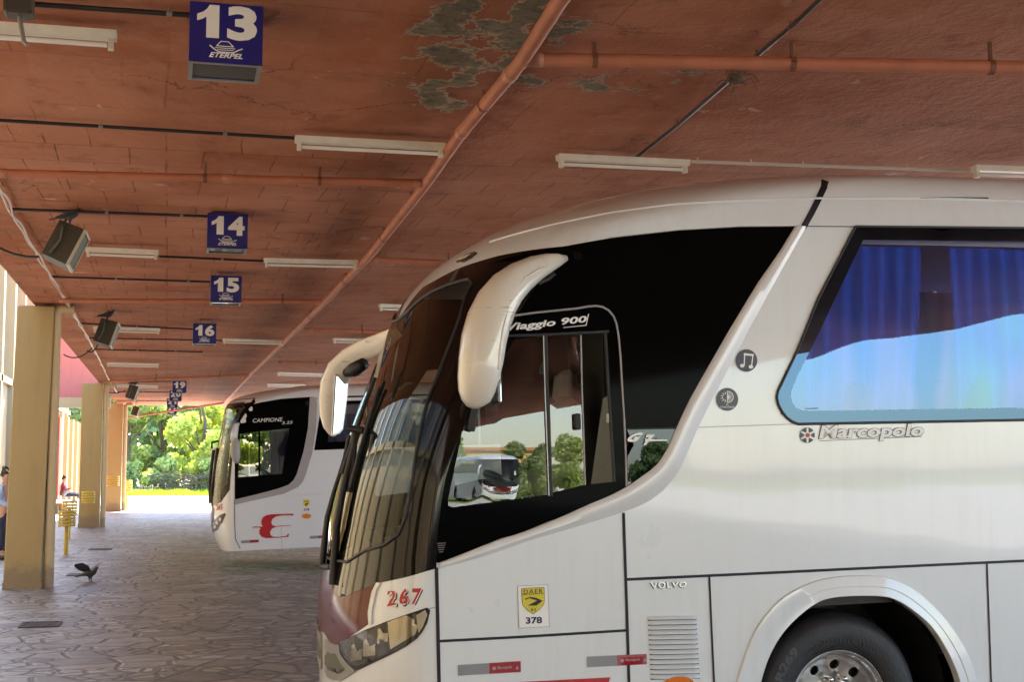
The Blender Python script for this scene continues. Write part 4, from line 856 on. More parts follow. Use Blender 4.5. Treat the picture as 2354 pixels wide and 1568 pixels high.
    for i, (p, c) in enumerate(zip(pts, clf)):
        t = (pts[min(i+1, len(pts)-1)]-pts[max(i-1, 0)]); t.y = 0; t.normalize(); nx = Vector((-t.z, 0, t.x)); r_ = c[2]/(F/9.5); dp = r_*.9
        for k in range(n):
            a = 2*math.pi*k/n; ca, sa = math.cos(a), math.sin(a); e_ = .75
            vs.append(p+nx*(r_*math.copysign(abs(ca)**e_, ca))+Vector((0, 1, 0))*(dp*math.copysign(abs(sa)**e_, sa)))
    fs = [(i*n+k, i*n+(k+1) % n, (i+1)*n+(k+1) % n, (i+1)*n+k) for i in range(len(clf)-1) for k in range(n)]+[tuple(range(n-1, -1, -1)), tuple((len(clf)-1)*n+k for k in range(n))]
    mo = mk('mirror', vs, fs, MT['mirror_paint'], root, True); mo['label'] = 'far mirror hanging in front of the windshield'
    q = [(773, 866), (783, 866), (798, 882), (796, 910), (786, 984), (778, 992), (766, 997)]; yb = 2.74
    rim_ = [(770, 860), (785, 860), (801, 879), (799, 912), (789, 987), (781, 997), (763, 1002)]
    def atf(px, py, o=0.0):
        y_ = yb
        for _ in range(5): p_ = b.at(px, py, y_); y_ = yb+.92*(p_[0]-xm)
        return (p_[0], y_+o, p_[2])
    xm = b.at(784, 930, yb)[0]
    vs = [atf(px, py, -.008) for px, py in q]; mk('mirror_glass', vs, [tuple(range(len(q)))], MT['mirror_glass'], mo)
    vs = [atf(px, py) for px, py in rim_]+[(lambda p_: (p_[0], p_[1]+.08, p_[2]))(atf(px, py)) for px, py in rim_]; k = len(rim_); mk('mirror_frame', vs, [tuple(range(k))]+[(i, (i+1) % k, k+(i+1) % k, k+i) for i in range(k)], MT['silver'], mo)
    m = MB(); pp = [Vector(b.at(*p_)) for p_ in ((794, 858, 2.68), (814, 850, 2.6), (836, 836, 2.5))]; m.tube(pp, [.03, .055, .045], 10); m.build('mirror_arm_cover', MT['blackmatt'], mo, True)
    # wipers
    def fr(px, py, y): return Vector(b.at(px, py, y))
    tuberot(b, [fr(740, 1303, 1.5), fr(744, 1265, 1.5), fr(752, 1190, 1.5), fr(768, 1130, 1.5), fr(790, 1060, 1.5), fr(803, 1000, 1.5)], [.024, .022, .018, .014, .012, .012], 'wiper_arm', MT['blackmatt'], root)
    tuberot(b, [fr(766, 1345, 1.0), fr(768, 1300, 1.0), fr(774, 1210, 1.0), fr(792, 1110, 1.0), fr(812, 1030, 1.0), fr(826, 985, 1.0)], [.030, .026, .023, .019, .017, .015], 'wiper_arm', MT['blackmatt'], root)
    tuberot(b, [fr(795, 1352, .75), fr(820, 1250, .75), fr(836, 1150, .72), fr(850, 1060, .72), fr(858, 1000, .72)], [.024, .020, .018, .016, .014], 'wiper_arm', MT['blackmatt'], root)
    tuberot(b, [fr(786, 1090, 1.1), fr(812, 1010, 1.1), fr(835, 940, 1.1), fr(862, 868, 1.1)], .014, 'wiper_blade', MT['blackmatt'], root)
    tuberot(b, [fr(806, 1120, .9), fr(826, 1040, .9), fr(850, 960, .9), fr(872, 890, .9)], .012, 'wiper_blade', MT['blackmatt'], root)
    tuberot(b, [fr(802, 1132, 1.0), fr(812, 1070, 1.0), fr(816, 990, 1.0)], .018, 'wiper_blade', MT['blackmatt'], root)
    for (a1, a2) in (((800, 985), (835, 990)), ((842, 992), (866, 994))): tuberot(b, [fr(*a1, 1.0), fr(*a2, .95)], .022, 'wiper_joint', MT['blackmatt'], root)
    tuberot(b, [fr(740, 1303, 1.5), fr(760, 1305, 1.35)], .02, 'wiper_pivot', MT['blackmatt'], root)
    interior(b, root, 1.15)
    return root

def build_bus2():
    b = B2; P, PF, S = b.P, b.PF, b.S
    root = empty('bus', mw=b.M, label='white coach parked further back with a large red letter E on its side', cat='bus', group='coaches parked side by side in the bays')
    black = b.sides([(539.5, 1149), (539.5, 1066.5), (546.8, 1003), (551.3, 964), (554, 952), (559, 943), (571, 932.6), (601, 925), (646, 917.5), (712.3, 913), (707.8, 985), (697.3, 1039.4), (682, 1090.5), (675, 1104), (664, 1114.6), (640, 1123.6), (590, 1137)])
    pa = b.sides([(551, 998), (594, 992), (594, 1094), (547, 1099)]); pb = b.sides([(598, 992), (665, 985), (648, 1090), (598, 1093)])
    patch('side_glass_panel', black, P, .008, MT['blackgloss'], root, .1, [pa, pb], thick=.01)
    for q in (pa, pb): patch('driver_window', q, P, .004, MT['dim_pane'], root, .2)
    curtain(b, root, b.side(622, 1040)[0], b.side(664, 1040)[0], 1.45, 2.3, .12, MT['curtain_grey'], .03, .14)
    trim = b.sides([(712.3, 913), (730, 914.5), (725.8, 985), (718.3, 1039), (703.3, 1090.5), (696, 1108), (685, 1120.6), (652, 1135.7), (539.5, 1161), (539.5, 1149), (590, 1137), (640, 1123.6), (664, 1114.6), (675, 1104), (682, 1090.5), (697.3, 1039.4), (707.8, 985)])
    patch('sweep_trim', trim, P, .012, MT['grey_trim'], root, .06, thick=.012)
    z0, z1 = b.side(793, 1033)[1], b.side(733, 912)[1]; x0 = b.side(722, 1035)[0]; x1 = b.side(742, 912)[0]
    w1 = [(x0, z0), (x1, z1), (5.0, z1), (5.0, z0)]; g1 = [(x0+.25, z0+.14), (x1+.16, z1-.14), (4.9, z1-.14), (4.9, z0+.14)]; wins = [(w1, g1)]; x = 5.05
    while x+1.6 < b.len-.2: wins.append(([(x, z0), (x, z1), (x+1.6, z1), (x+1.6, z0)], [(x+.1, z0+.12), (x+.1, z1-.12), (x+1.5, z1-.12), (x+1.5, z0+.12)])); x += 1.65
    half = b.tzs([(521, 1128), (533, 1080), (536, 1020), (537, 970), (537, 940)]); half = [(.22, z) for t, z in half]
    zb, zt = b.tz(500, 1140)[1], b.tz(520, 936)[1]; mask = [(.12, zb+.1), (.12, zt+.02), (.3, zt+.1), (1.7, zt+.1), (1.88, zt+.02), (1.88, zb+.1), (1.6, zb-.12), (1, zb-.22), (.4, zb-.12)]
    ws = [(.2, zb+.22), (.2, zt-.08), (.35, zt), (1.65, zt), (1.8, zt-.08), (1.8, zb+.22), (1.6, zb+.04), (1, zb-.02), (.4, zb+.04)]
    patch('windshield_surround', mask, S, .005, MT['blackmask'], root, .07, [ws], thick=.01); patch('windshield', ws, S, .003, MT['windshield'], root, .08)
    wh = [wheel_hole(2.85, .42, .55, b.z0), wheel_hole(8.8, .42, .55, b.z0)]
    bus_shell(b, root, MT['paint2'], [pa, pb]+[g for _, g in wins]+wh, [pa, pb]+[g for _, g in wins]+wh, [ws])
    for wv, gv in wins:
        for f in (P, PF):
            e = patch('passenger_window', wv, f, .005, MT['blackgloss'], root, .2, [gv]); patch('pane', gv, f, .004, MT['grey_tint'], root, .4).parent = e
    for q in (pa, pb): patch('door_window', q, PF, .004, MT['windshield'], root, .3)
    for k in range(6): curtain(b, root, 2.0+k*1.55, 3.1+k*1.55, z0+.05, z1-.16, .14, MT['curtain_grey'], .03, .16)
    def strip(pts, wpx, name='panel_seam', mat='seam', off=.004): return flat(name, stroke(b.sides(pts), wpx/128.0), lambda x, z, k: P(x, z, off+k), MT[mat], root)
    def polyside(nm, polys, mat, of): return flat(nm, [b.sides(p) for p in polys], lambda x, z, k: P(x, z, of+k), MT[mat], root)
    strip([(539, 1150), (539.5, 1200), (541, 1240), (552, 1262)], 1.6); strip([(730, 882.5), (730, 914)], 2, 'roof_seam'); strip([(652, 1139.5), (800, 1133)], 5, 'side_moulding', 'silver', .012); strip([(759, 1142), (760, 1190)], 1, mat='grey_trim'); strip([(646, 1205), (648, 1262)], .8, mat='grey_trim')
    strip([(519, 1186.5), (539, 1190)], 1, mat='grey_trim')
    lettering(b, 'window_lettering', 'CAMPIONE', ((580.8, 963), (649.5, 960), (649, 969), (581, 972)), MT['white_vinyl'], root, P, .012, 0, .15); lettering(b, 'window_lettering', '3.25', ((648, 969.5), (673, 968), (672, 974.5), (648, 976)), MT['white_vinyl'], root, P, .012, .0, .15)
    E1 = [(578.5, 1214), (583, 1211), (604, 1211.3), (601, 1206), (600.5, 1198), (604, 1190), (612, 1185), (625, 1182.8), (674.5, 1181.5), (673, 1187.5), (671, 1185.3), (650, 1185.5), (634, 1188), (626, 1194), (623.5, 1202), (626, 1208), (633, 1210.3), (669, 1207.5), (668, 1209), (634, 1212), (625, 1216), (621, 1224), (622, 1231), (628, 1234.5), (640, 1235), (658, 1233), (662, 1228), (664.5, 1227.5), (663, 1235), (640, 1237), (612, 1238), (602, 1235), (596, 1228), (596, 1220), (599, 1215), (596, 1213.5)]
    patch('company_letter', b.sides(E1), P, .005, MT['logo_red'], root, .1)
    patch('shield', b.sides([(697, 1150), (711.3, 1149.5), (711, 1160), (704.2, 1167), (697.5, 1160)]), P, .005, MT['yellow_vinyl'], root, .1); polyside('shield_road', [[(700, 1160), (708, 1156), (709, 1158), (703, 1163)]]+stroke([(698, 1153.5), (710, 1153)], 1.2), 'blackmatt', .0065)
    lettering(b, 'plate_number', '378', ((698, 1170), (711.3, 1169.5), (711.3, 1174.5), (698, 1175)), MT['seam'], root, P, .006, .02)
    oc = [(704.5+10.5*math.cos(i*math.pi/10), 1187+5.5*math.sin(i*math.pi/10)) for i in range(20)]; patch('side_marker_lamp', b.sides(oc), P, .02, MT['amber'], root, .05, thick=.016)
    for q in ([(553.8, 1243.5), (574.8, 1242.3), (574.8, 1248.8), (553.8, 1250)], [(711.7, 1233), (732, 1232), (732, 1238.5), (711.7, 1239.5)]):
        patch('reflector_strip', b.sides(q), P, .005, MT['grey_refl'], root, .2); patch('reflector_strip', b.sides([(q[1][0], q[1][1]), (q[1][0]+20, q[1][1]-1), (q[1][0]+20, q[2][1]-1.5), (q[2][0], q[2][1])]), P, .005, MT['red_refl'], root, .2, label='dark red half of the side reflector strip')
    lettering(b, 'number', '241', ((496, 1160), (511.5, 1158), (511.5, 1172), (497, 1175)), MT['logo_red'], root, S, .006, .04, 0, b.tz)
    hp = b.tzs([(489, 1225), (488, 1212), (494, 1196), (506, 1185), (518, 1180), (519, 1184), (511, 1203), (500, 1219)])
    for sd_ in (0, 1):
        mt = (lambda t, z, o: S(2-t, z, o)) if sd_ else S
        e = patch('headlight', hp, mt, .008, MT['lampdark'], root, .06, thick=.01)
        for q in ((495, 1212), (500, 1203), (507, 1194)): patch('lamp_bulb', b.tzs([(q[0]-2.5, q[1]+3), (q[0]-2, q[1]-3), (q[0]+3, q[1]-3), (q[0]+2, q[1]+3)]), mt, .014, MT['sign_white'], e, .05)
    patch('red_nose_panel', [(.72, .95), (.78, .72), (1, .62), (1.22, .72), (1.28, .95), (1, 1.0)], S, .006, MT['red'], root, .1)
    m = MB(); q = [Vector(b.at(*p_)) for p_ in ((547, 975, .0), (541, 980, -.12), (537, 995, -.2), (535, 1012, -.22))]; m.tube(q, [.035, .045, .05, .05], 8); mo = m.build('mirror', MT['paint2'], root, True)
    cl = [(535, 1008, 4), (533.5, 1016, 9), (533.5, 1035, 11), (534.5, 1052, 10), (536.5, 1062, 6), (538, 1066, 2)]; vs = []; n = 12
    for c in cl:
        p = Vector(b.at(c[0]+7, c[1], -.24))
        for k in range(n): a = 2*math.pi*k/n; vs.append(p+Vector((c[2]/128*math.cos(a), .09*math.sin(a)*c[2]/11, 0)))
    mk('mirror_housing', vs, [(i*n+k, i*n+(k+1) % n, (i+1)*n+(k+1) % n, (i+1)*n+k) for i in range(len(cl)-1) for k in range(n)]+[tuple(range(n)), tuple((len(cl)-1)*n+k for k in range(n))], MT['grey_trim'], mo, True)
    def fr(px, py, y): return Vector(b.at(px, py, y))
    tuberot(b, [fr(510, 1012, 2.2), fr(487, 1018, 2.2), fr(487, 1035, 2.2), fr(492, 1040, 2.2)], .022, 'mirror_arm', MT['blackmatt'], root); tuberot(b, [fr(493, 1032, 2.2), fr(492, 1065, 2.2)], .07, 'far_mirror_housing', MT['sign_white'], root)
    tuberot(b, [fr(483, 1158, 1.4), fr(482, 1110, 1.4), fr(486, 1075, 1.4), fr(491, 1035, 1.4)], .03, 'wiper_arm', MT['blackmatt'], root); tuberot(b, [fr(489, 1165, 1.0), fr(487, 1130, 1.0), fr(494, 1080, 1.0), fr(500, 1030, 1.0)], .03, 'wiper_arm', MT['blackmatt'], root)
    for x_ in (2.85, 8.8):
        wheel_well(b, root, x_, .42, .57)
        wheel(root, b, x_, .40, .1, detailed=False); wheel(root, b, x_, .40, 2*HW-.1, far=True, detailed=False)
    interior(b, root, .95, True)
    return root
bus_a = build_bus1(); bus_b = build_bus2()
# ------------------------------------------------------------------ the setting
def gz(x):
    if x < 1.0: return 0.0
    if x < 3.0: return -.06*(x-1)/2
    if x < 16: return -.06+.0265*(x-3.4 if x > 3.4 else 0)
    return -.06+.0265*12.6
def sheet(name, xs, ys, dz, mat, kind='structure', zf=gz):
    vs = [(x, y, zf(x)+dz) for y in ys for x in xs]; n = len(xs)
    return tag(mk(name, vs, [(j*n+i, j*n+i+1, (j+1)*n+i+1, (j+1)*n+i) for j in range(len(ys)-1) for i in range(n-1)], mat), kind=kind)
GX = [-900, -60, -12, 0, 1, 3, 3.4, 6, 10, 16, 16.5, 60, 900]
sheet('ground', GX, [-900, -60, 83, 900], -.008, MT['earth'])
sheet('concrete_yard', [-60, -12, 0, 1, 3, 3.4, 6, 10, 16, 16.5, 60], [-100, 83], -.004, MT['concrete'])
sheet('paving', [-12, 0, 1, 3, 3.4, 6, 10, 16], [-78, 54.2], 0.0, MT['flag'])
sheet('grass_verge', [-60, 0, 1, 3, 3.4, 16, 60], [83, 96], .004, MT['turf'])
sheet('far_meadow', [19, 40, 120], [-160, -72], .004, MT['turf'])
# canopy
X0, X1, Y0, Y1 = -2.02, 15.6, -75, 58.7
can = empty('bus_station_canopy', (0, 0, 0), 0, 'long red painted concrete canopy ceiling with peeling grey patches over the bus bays', 'canopy')
ysn = list(np.linspace(Y0, Y1, 100)); xsn = [X0, 1.98, X1]
vs = [(x, y, zceil(x)) for y in ysn for x in xsn]+[(x, y, zceil(x)+.45) for y in ysn for x in xsn]; n = 3; k = len(vs)//2
fs = [(j*n+i, (j+1)*n+i, (j+1)*n+i+1, j*n+i+1) for j in range(len(ysn)-1) for i in range(2)]
fs2 = [tuple(q+k for q in reversed(f)) for f in fs]
for j in range(len(ysn)-1): fs2 += [(j*n, (j)*n+k, (j+1)*n+k, (j+1)*n), (j*n+2, (j+1)*n+2, (j+1)*n+2+k, j*n+2+k)]
for i in range(2): fs2 += [(i, i+1, i+1+k, i+k), ((len(ysn)-1)*n+i, (len(ysn)-1)*n+i+k, (len(ysn)-1)*n+i+1+k, (len(ysn)-1)*n+i+1)]
mk('ceiling', vs, fs, MT['ceil'], can); mk('roof_slab', vs, fs2, MT['orange_wall'], can)
# columns
def column(y, xr, wd, label, dep=.62):
    e = empty('column', (xr-wd/2, y, 0), 0, label, 'column', 'ochre columns along the platform edge')
    if 'nearest' in label: e.rotation_euler.y = .018
    m = MB(); m.box((0, dep/2, HC/2-.03), (wd, dep, HC-.04), bev=.015); m.build('shaft', MT['ochre'], e)
    m = MB(); m.box((0, dep/2, .05), (wd+.02, dep+.02, .1)); m.build('plinth', MT['ochre'], e)
    p = empty('downpipe', (xr+.10, y+.12, 0), 0, 'pale round downpipe beside the '+label.split(' with ')[0].split(' at ')[0].split(' left ')[0], 'downpipe', 'downpipes strapped to the columns')
    m = MB(); m.tube([(0, 0, 0.01), (0, 0, HC-.22), (.015, 0, HC-.13), (.06, .0, HC-.09), (.25, 0, HC-.085)], .075, 14); autosmooth(m.build('pipe', MT['cream'], p), 50)
    for z in (.55, 2.15, 3.2):
        m = MB(); m.tube([(0, 0, z), (0, 0, z+.05)], .083, 14); m.build('coupling', MT['cream'], p)
    return e
g1 = on_ground(93, 1355); g2 = on_ground(227, 1213); g3 = on_ground(277, 1176)
sp = g2[1]-g1[1]
col_specs = [(g1[1], g1[0], .53, 'nearest thick ochre column at the left with a bare base'), (g2[1], g2[0], .58, 'second ochre column with a yellow slatted bin beside it'), (g3[1], g3[0], .58, 'third ochre column at the sunlit far end'),
             (g1[1]-17, -1.56, .58, 'ochre column level with the foreground coach, left of the view'), (g1[1]-33, -1.56, .58, 'ochre column behind the camera position'), (g1[1]-50, -1.56, .58, 'ochre column far behind the camera, two bays back'), (g1[1]-66, -1.56, .58, 'ochre column three bays behind the camera')]
for y, x, wd, lb in col_specs: column(y, x, wd, lb)
# terminal building along the left
tb = empty('terminal_building', (-5.0, 20, 0), 0, 'cream terminal wall with tall upper windows running along the left behind the columns', 'building')
def part(name, mb, mat, p): o = mb.build(name, mat); o.parent = p; o.matrix_parent_inverse = Matrix.Translation(-Vector(p.location)); return o
part('lower_wall', MB().box((-5.25, -3, 2.2), (.3, 156, 4.4)), MT['cream'], tb)
MT['upper'] = mat_wall('upper_wall_paint', (.42, .33, .20), .2)
part('upper_wall', MB().box((-5.35, -3, 9.6), (.3, 156, 1.6)), MT['cream'], tb); part('cornice', MB().box((-5.2, -3, 4.5), (.5, 156, .2)), MT['cream'], tb)
yy = -74
while yy < 75:
    part('wall_post', MB().box((-5.1, yy, 5.3), (.3, .45, 10.2)), MT['upper'], tb)
    wf = part('window', MB().box((-5.42, yy+1.6, 6.65), (.06, 2.75, 4.2)), MT['window_blue'], tb)
    for q in (.75, 1.6, 2.45): part('window_bar', MB().box((-5.36, yy+q, 6.65), (.06, .06, 4.2)), MT['upper'], wf)
    part('window_bar', MB().box((-5.355, yy+1.6, 6.9), (.05, 2.75, .07)), MT['upper'], wf)
    yy += 3.2
for yy in (52, 55.5, 59, 62.5, 66, 69.5, 73, 76.5): part('orange_pier', MB().box((-4.66, yy, 2.0), (.5, 1.0, 4.0)), MT['orange_wall'], tb)
for yy, w_ in ((56.6, .5), (60.2, 1.3)): part('red_shutter', MB().box((-4.36, yy, 2.1), (.06, w_, 3.4)), MT['rust_red'], tb)
def at_x(px, py, X):
    d = ray(px, py); return CAM+d*((X-CAM[0])/d[0])
wp = empty('downpipe', (-4.85, 35.5, 0), 0, 'cream downpipe running up the terminal wall at the far left edge', 'downpipe')
m = MB(); m.tube([(0, 0, 0), (0, 0, 9)], .085, 12); autosmooth(m.build('pipe', MT['cream'], wp), 50)
for z in (1.2, 3.4, 5.8): MB().tube([(0, 0, z), (0, 0, z+.08)], .10, 12).build('coupling', MT['cream'], wp)
# cross wall joining the canopy to the building
cw = empty('cross_wall', (-3.5, 50, 0), 0, 'pink upper wall on an ochre beam bridging from the terminal to the canopy', 'wall')
MB().box((0, 0, 5.6), (2.9, .25, 3.0)).build('pink_panel', MT['pink'], cw); MB().box((0, -.05, 3.98), (3.1, .5, .35)).build('beam', MT['cream'], cw); MB().box((-1.15, -.2, 5.6), (.55, .3, 3.0)).build('side_pier', MT['cream'], cw)
bh = empty('bench', (-4.35, 56.0, 0), 0, 'low red brown bench by the far terminal wall with a seated person on it', 'bench')
MB().box((.0, 0, .36), (1.3, 5, .08), bev=.02).build('seat', MT['bench'], bh)
for q in (-2, 0, 2): MB().box((0, q, .16), (.9, .25, .32)).build('leg', MT['cream'], bh)

# ------------------------------------------------------------------ pipes, conduits, lamps on the ceiling
def pipe_run(name, pts, r, mat, label, cat, group, joints=(), clips=(), jmat='pipe_joint', cmat='pipe_rust', n=12, clipw=.05):
    e = empty(name, tuple(map(float, pts[0])), 0, label, cat, group); o = Vector(pts[0]); P_ = [Vector(p)-o for p in pts]
    autosmooth(MB().tube(P_, r, n).build('pipe', MT[mat], e), 50)
    def along(f):
        d = [0]
        for i in range(1, len(P_)): d.append(d[-1]+(P_[i]-P_[i-1]).length)
        s_ = f*d[-1]
        for i in range(1, len(P_)):
            if s_ <= d[i] or i == len(P_)-1: t = (s_-d[i-1])/(d[i]-d[i-1]); return P_[i-1].lerp(P_[i], t), (P_[i]-P_[i-1]).normalized()
    for f in joints:
        c, t = along(f); MB().tube([c-t*r*1.1, c-t*r, c+t*r, c+t*r*1.1], [r*1.05, r*1.13, r*1.13, r*1.05], n).build('coupling', MT[jmat], e, True)
    for f in clips:
        c, t = along(f); m = MB(); m.tube([c-t*clipw*.3, c+t*clipw*.3], r*1.15, 8)
        zt = zceil(c.x+o.x)-(c.z+o.z)
        m.tube([c, c+Vector((0, 0, max(.01, zt)))], r*.25+.004, 5); m.build('bracket', MT[cmat], e)
    return e
rp = .043
mp_px = [(1400, -150), (1287, 0), (1200, 138), (1060, 305), (983, 417), (850, 588), (746, 696), (683, 758), (575, 862), (512, 929)]
mp = [on_ceil(*p, drop=.10) for p in mp_px]
pipe_run('drain_pipe', mp, rp, 'orange_pipe', 'long orange main drain pipe running away down the whole ceiling', 'pipe', None, [.045, .075, .13, .20, .36, .58], [.06, .13, .17, .24, .33, .45, .6, .8])
def cross(px0, px1, r, d0, d1, label, jo=(.1,), cl=(.3, .6, .9), bend=0):
    a = on_ceil(*px0, drop=d0); c = on_ceil(*px1, drop=d1)
    return pipe_run('drain_pipe', [a, c], r, 'orange_pipe', label, 'pipe', 'orange branch pipes across the ceiling', jo, cl)
cross((1205, 135), (2420, 156), .041, .10, .16, 'thick orange branch pipe crossing the ceiling at upper right', (.012, .02), (.13, .5, .88))
cross((-60, 396), (970, 421), .034, .16, .10, 'thick orange branch pipe crossing the ceiling above sign 14', (.06, .55, .99), (.5, .76))
cross((850, 596), (1090, 607), .034, .10, .12, 'orange branch pipe ending behind the foreground coach roof', (.05,), (.75,))
cross((136, 691), (738, 693), .034, .14, .10, 'orange branch pipe crossing behind sign 15', (.6, .99), (.85,))
cross((700, 758), (960, 766), .034, .10, .14, 'orange branch pipe above the far mirror of the foreground coach', (.05,), (.5,))
cross((247, 878), (572, 862), .034, .22, .10, 'sloping orange branch pipe just beyond sign 16', (.99,), (.35, .8))
cross((640, 833), (850, 839), .034, .10, .12, 'orange branch pipe over the roof of the second coach', (.05,), (.4,))
cross((285, 962), (517, 926), .036, .6, .12, 'most distant sloping orange branch pipe by sign 22', (), (.5,))
def conduit(px0, px1, label, r=.013, cl=(.3, .7), mat='black_conduit', cm='clip', d0=.035, d1=.035):
    a = on_ceil(*px0, drop=d0); c = on_ceil(*px1, drop=d1)
    return pipe_run('conduit', [a, c], r, mat, label, 'conduit', 'thin conduits across the ceiling', (), cl, cmat=cm, n=8)
conduit((40, 6), (440, 34), 'black conduit feeding sign 13 from the left', .015, (.87,)); conduit((-60, 272), (680, 317), 'black conduit with two clips leading to the lamp below sign 13', .013, (.38, .77))
conduit((22, 480), (480, 497), 'black conduit feeding sign 14 from the cable bundle', .014, (.48, .86)); conduit((365, 589), (606, 600), 'short black conduit joining two lamps under sign 14', .014, (.6,))
conduit((115, 636), (488, 648), 'black conduit feeding sign 15 from the cable bundle', .014, (.4, .85)); conduit((178, 743), (444, 757), 'black conduit feeding sign 16 from the cable bundle', .014, (.5,))
conduit((205, 777), (515, 783), 'thin black conduit passing just below sign 16', .013, (.4,)); conduit((213, 803), (466, 809), 'black conduit between sign 16 and the third speaker', .014, (.4, .75))
conduit((255, 878), (398, 877), 'black conduit feeding sign 19', .014, (.4,)); conduit((262, 901), (395, 902), 'black conduit feeding sign 20', .014, (.5,)); conduit((268, 921), (400, 922), 'farthest black conduit near sign 21', .016, (.5,))
a = [on_ceil(1925, -40, .035), on_ceil(1830, 50, .035), on_ceil(1735, 131, .035)]; pipe_run('conduit', a, .013, 'black_conduit', 'black conduit slanting down from the top right edge to the thick branch pipe', 'conduit', 'thin conduits across the ceiling', (), (.55, .97), n=8)
a = [on_ceil(1683, 178, .06), on_ceil(1560, 285, .035), on_ceil(1462, 362, .035)]; pipe_run('conduit', a, .013, 'black_conduit', 'black conduit slanting from the bird nest to the right hand lamp', 'conduit', 'thin conduits across the ceiling', (), (.55,), n=8)
conduit((1590, 371), (2240, 393), 'pale conduit joining the two lamps above the coach roof', .014, (.02, .2, .38, .75, .99), 'white_conduit', 'white_conduit')
def lamp(px0, px1, label, r=0):
    a = Vector(on_ceil(*px0, drop=.10)); c = Vector(on_ceil(*px1, drop=.10)); d = (c-a); Ln = d.length; mid = (a+c)/2
    e = empty('ceiling_lamp', tuple(mid), math.atan2(d.y, d.x), label, 'light', 'fluorescent battens on the ceiling'); e.rotation_euler.y = -math.asin(max(-1, min(1, d.z/Ln)))
    h = Ln/2
    m = MB(); m.add([(-h, -.05, .045), (-h, .05, .045), (-h, .036, .0), (-h, -.036, .0), (h, -.05, .045), (h, .05, .045), (h, .036, .0), (h, -.036, .0)], [(0, 1, 2, 3), (7, 6, 5, 4), (0, 4, 5, 1), (1, 5, 6, 2), (2, 6, 7, 3), (3, 7, 4, 0)]); m.build('housing', MT['lamp_body'], e)
    autosmooth(MB().tube([(-h+.05, -.0, -.030), (h-.05, -.0, -.030)], .014, 12).build('tube', MT['lamp_tube'], e), 50)
    for s_ in (-1, 1): MB().box((s_*(h-.03), 0, -.025), (.03, .05, .06)).build('lamp_holder', MT['lamp_body'], e)
    return e
lamp((-150, 62), (268, 92), 'cream fluorescent lamp cut by the left edge beside sign 13'); lamp((678, 327), (1022, 345), 'cream fluorescent lamp touching the main pipe below sign 13'); lamp((1282, 368), (1582, 382), 'stained fluorescent lamp right of the main pipe above the coach roof')
lamp((2238, 393), (2520, 402), 'fluorescent lamp at the right edge just above the coach roof'); lamp((196, 578), (364, 585), 'stained lamp partly hidden by the nearest speaker'); lamp((606, 603), (822, 608), 'fluorescent lamp between sign 14 and the main pipe'); lamp((872, 706), (1040, 712), 'short visible lamp just left of the coach windshield top')
lamp((214, 757), (368, 761), 'lamp passing behind the second speaker'); lamp((512, 784), (652, 788), 'lamp between sign 16 and the main pipe'); lamp((766, 783), (900, 787), 'lamp just above the arm of the far coach mirror'); lamp((246, 838), (365, 841), 'lamp left of the main pipe below sign 16'); lamp((638, 860), (740, 863), 'lamp over the roof of the second coach')
lamp((268, 887), (363, 890), 'lamp behind the third speaker'); lamp((615, 886), (700, 888), 'farthest lamp right of the main pipe touching the second coach roof')
# number signs
def sign(num, z, cx, ybot, label, w_=.38, h_=.34, d_=.35):
    p = at_depth(cx, ybot, z); e = empty('bay_sign', tuple(p), 0, label, 'sign', 'blue bay number signs under the ceiling')
    MB().box((0, .008, h_/2), (w_, .016, h_)).build('sign_face', MT['blue_sign'], e)
    m = MB(); t = .02
    for x in (-w_/2+.006, w_/2-.006): m.box((x, d_/2, h_/2), (.012, d_-.034, h_))
    m.box((0, d_-.008, h_/2), (w_, .016, h_)); m.box((0, d_/2, h_-.006), (w_-.026, d_-.034, .012)); m.build('sign_box', MT['blue_sign'], e)
    MB().box((0, d_/2, .012), (w_-.05, d_-.06, .006)).build('bottom_glass', MT['signglass'], e)
    m = MB()
    for x in (-w_/2+.012, w_/2-.012): m.box((x, d_/2, .002), (.022, d_, .010))
    for y in (.016, d_-.012): m.box((0, y, .001), (w_-.046, .018, .010))
    m.build('frame', MT['sign_frame'], e)
    m = MB()
    top = zceil(p[0])-p[2]
    for x in (-.1, .1): m.box((x, d_/2, (h_+top)/2), (.02, .02, max(.02, top-h_)))
    m.build('hanger', MT['sign_frame'], e)
    X = lambda u: (u-.5)*w_
    def digit_one(x0, x1, y0, y1):
        pl = [(.42, 0), (1, 0), (1, 1), (.56, 1), (.45, .88), (.28, .78), (0, .70), (0, .50), (.22, .55), (.42, .63)]
        mk('number', [(X(x0+(x1-x0)*u), -.002, (y0+(y1-y0)*v)*h_) for u, v in pl], [tuple(range(len(pl)))], MT['sign_white'], e)
    def put(nm, s, x0, x1, y0, y1, bold, mat, shear=0):
        vs, fs = text2d(s, bold, shear); mk(nm, [(X(x0+(x1-x0)*u), -.002, (y0+(y1-y0)*v)*h_) for u, v in vs], fs, MT[mat], e)
    if num[0] == '1': digit_one(.10, .40, .39, .915)
    else: put('number', num[0], .09, .46, .385, .925, .045, 'sign_white')
    if num[1] == '1': digit_one(.56, .86, .39, .915)
    else: put('number', num[1], .51, .92, .375, .925, .045, 'sign_white')
    put('lettering', 'ETERPEL', .27, .73, .085, .165, .03, 'sign_white', .35)
    st = stroke([(.43, .345), (.53, .345), (.6, .27), (.37, .27)], .014, True)+stroke([(.28, .27), (.34, .215), (.4, .175), (.6, .175), (.66, .215), (.72, .245)], .018)+stroke([(.35, .24), (.62, .24)], .012)+stroke([(.38, .21), (.6, .21)], .012)
    flat('emblem', st, lambda u, v, k: (X(u), -.002-k, v*h_), MT['sign_white'], e)
    return e
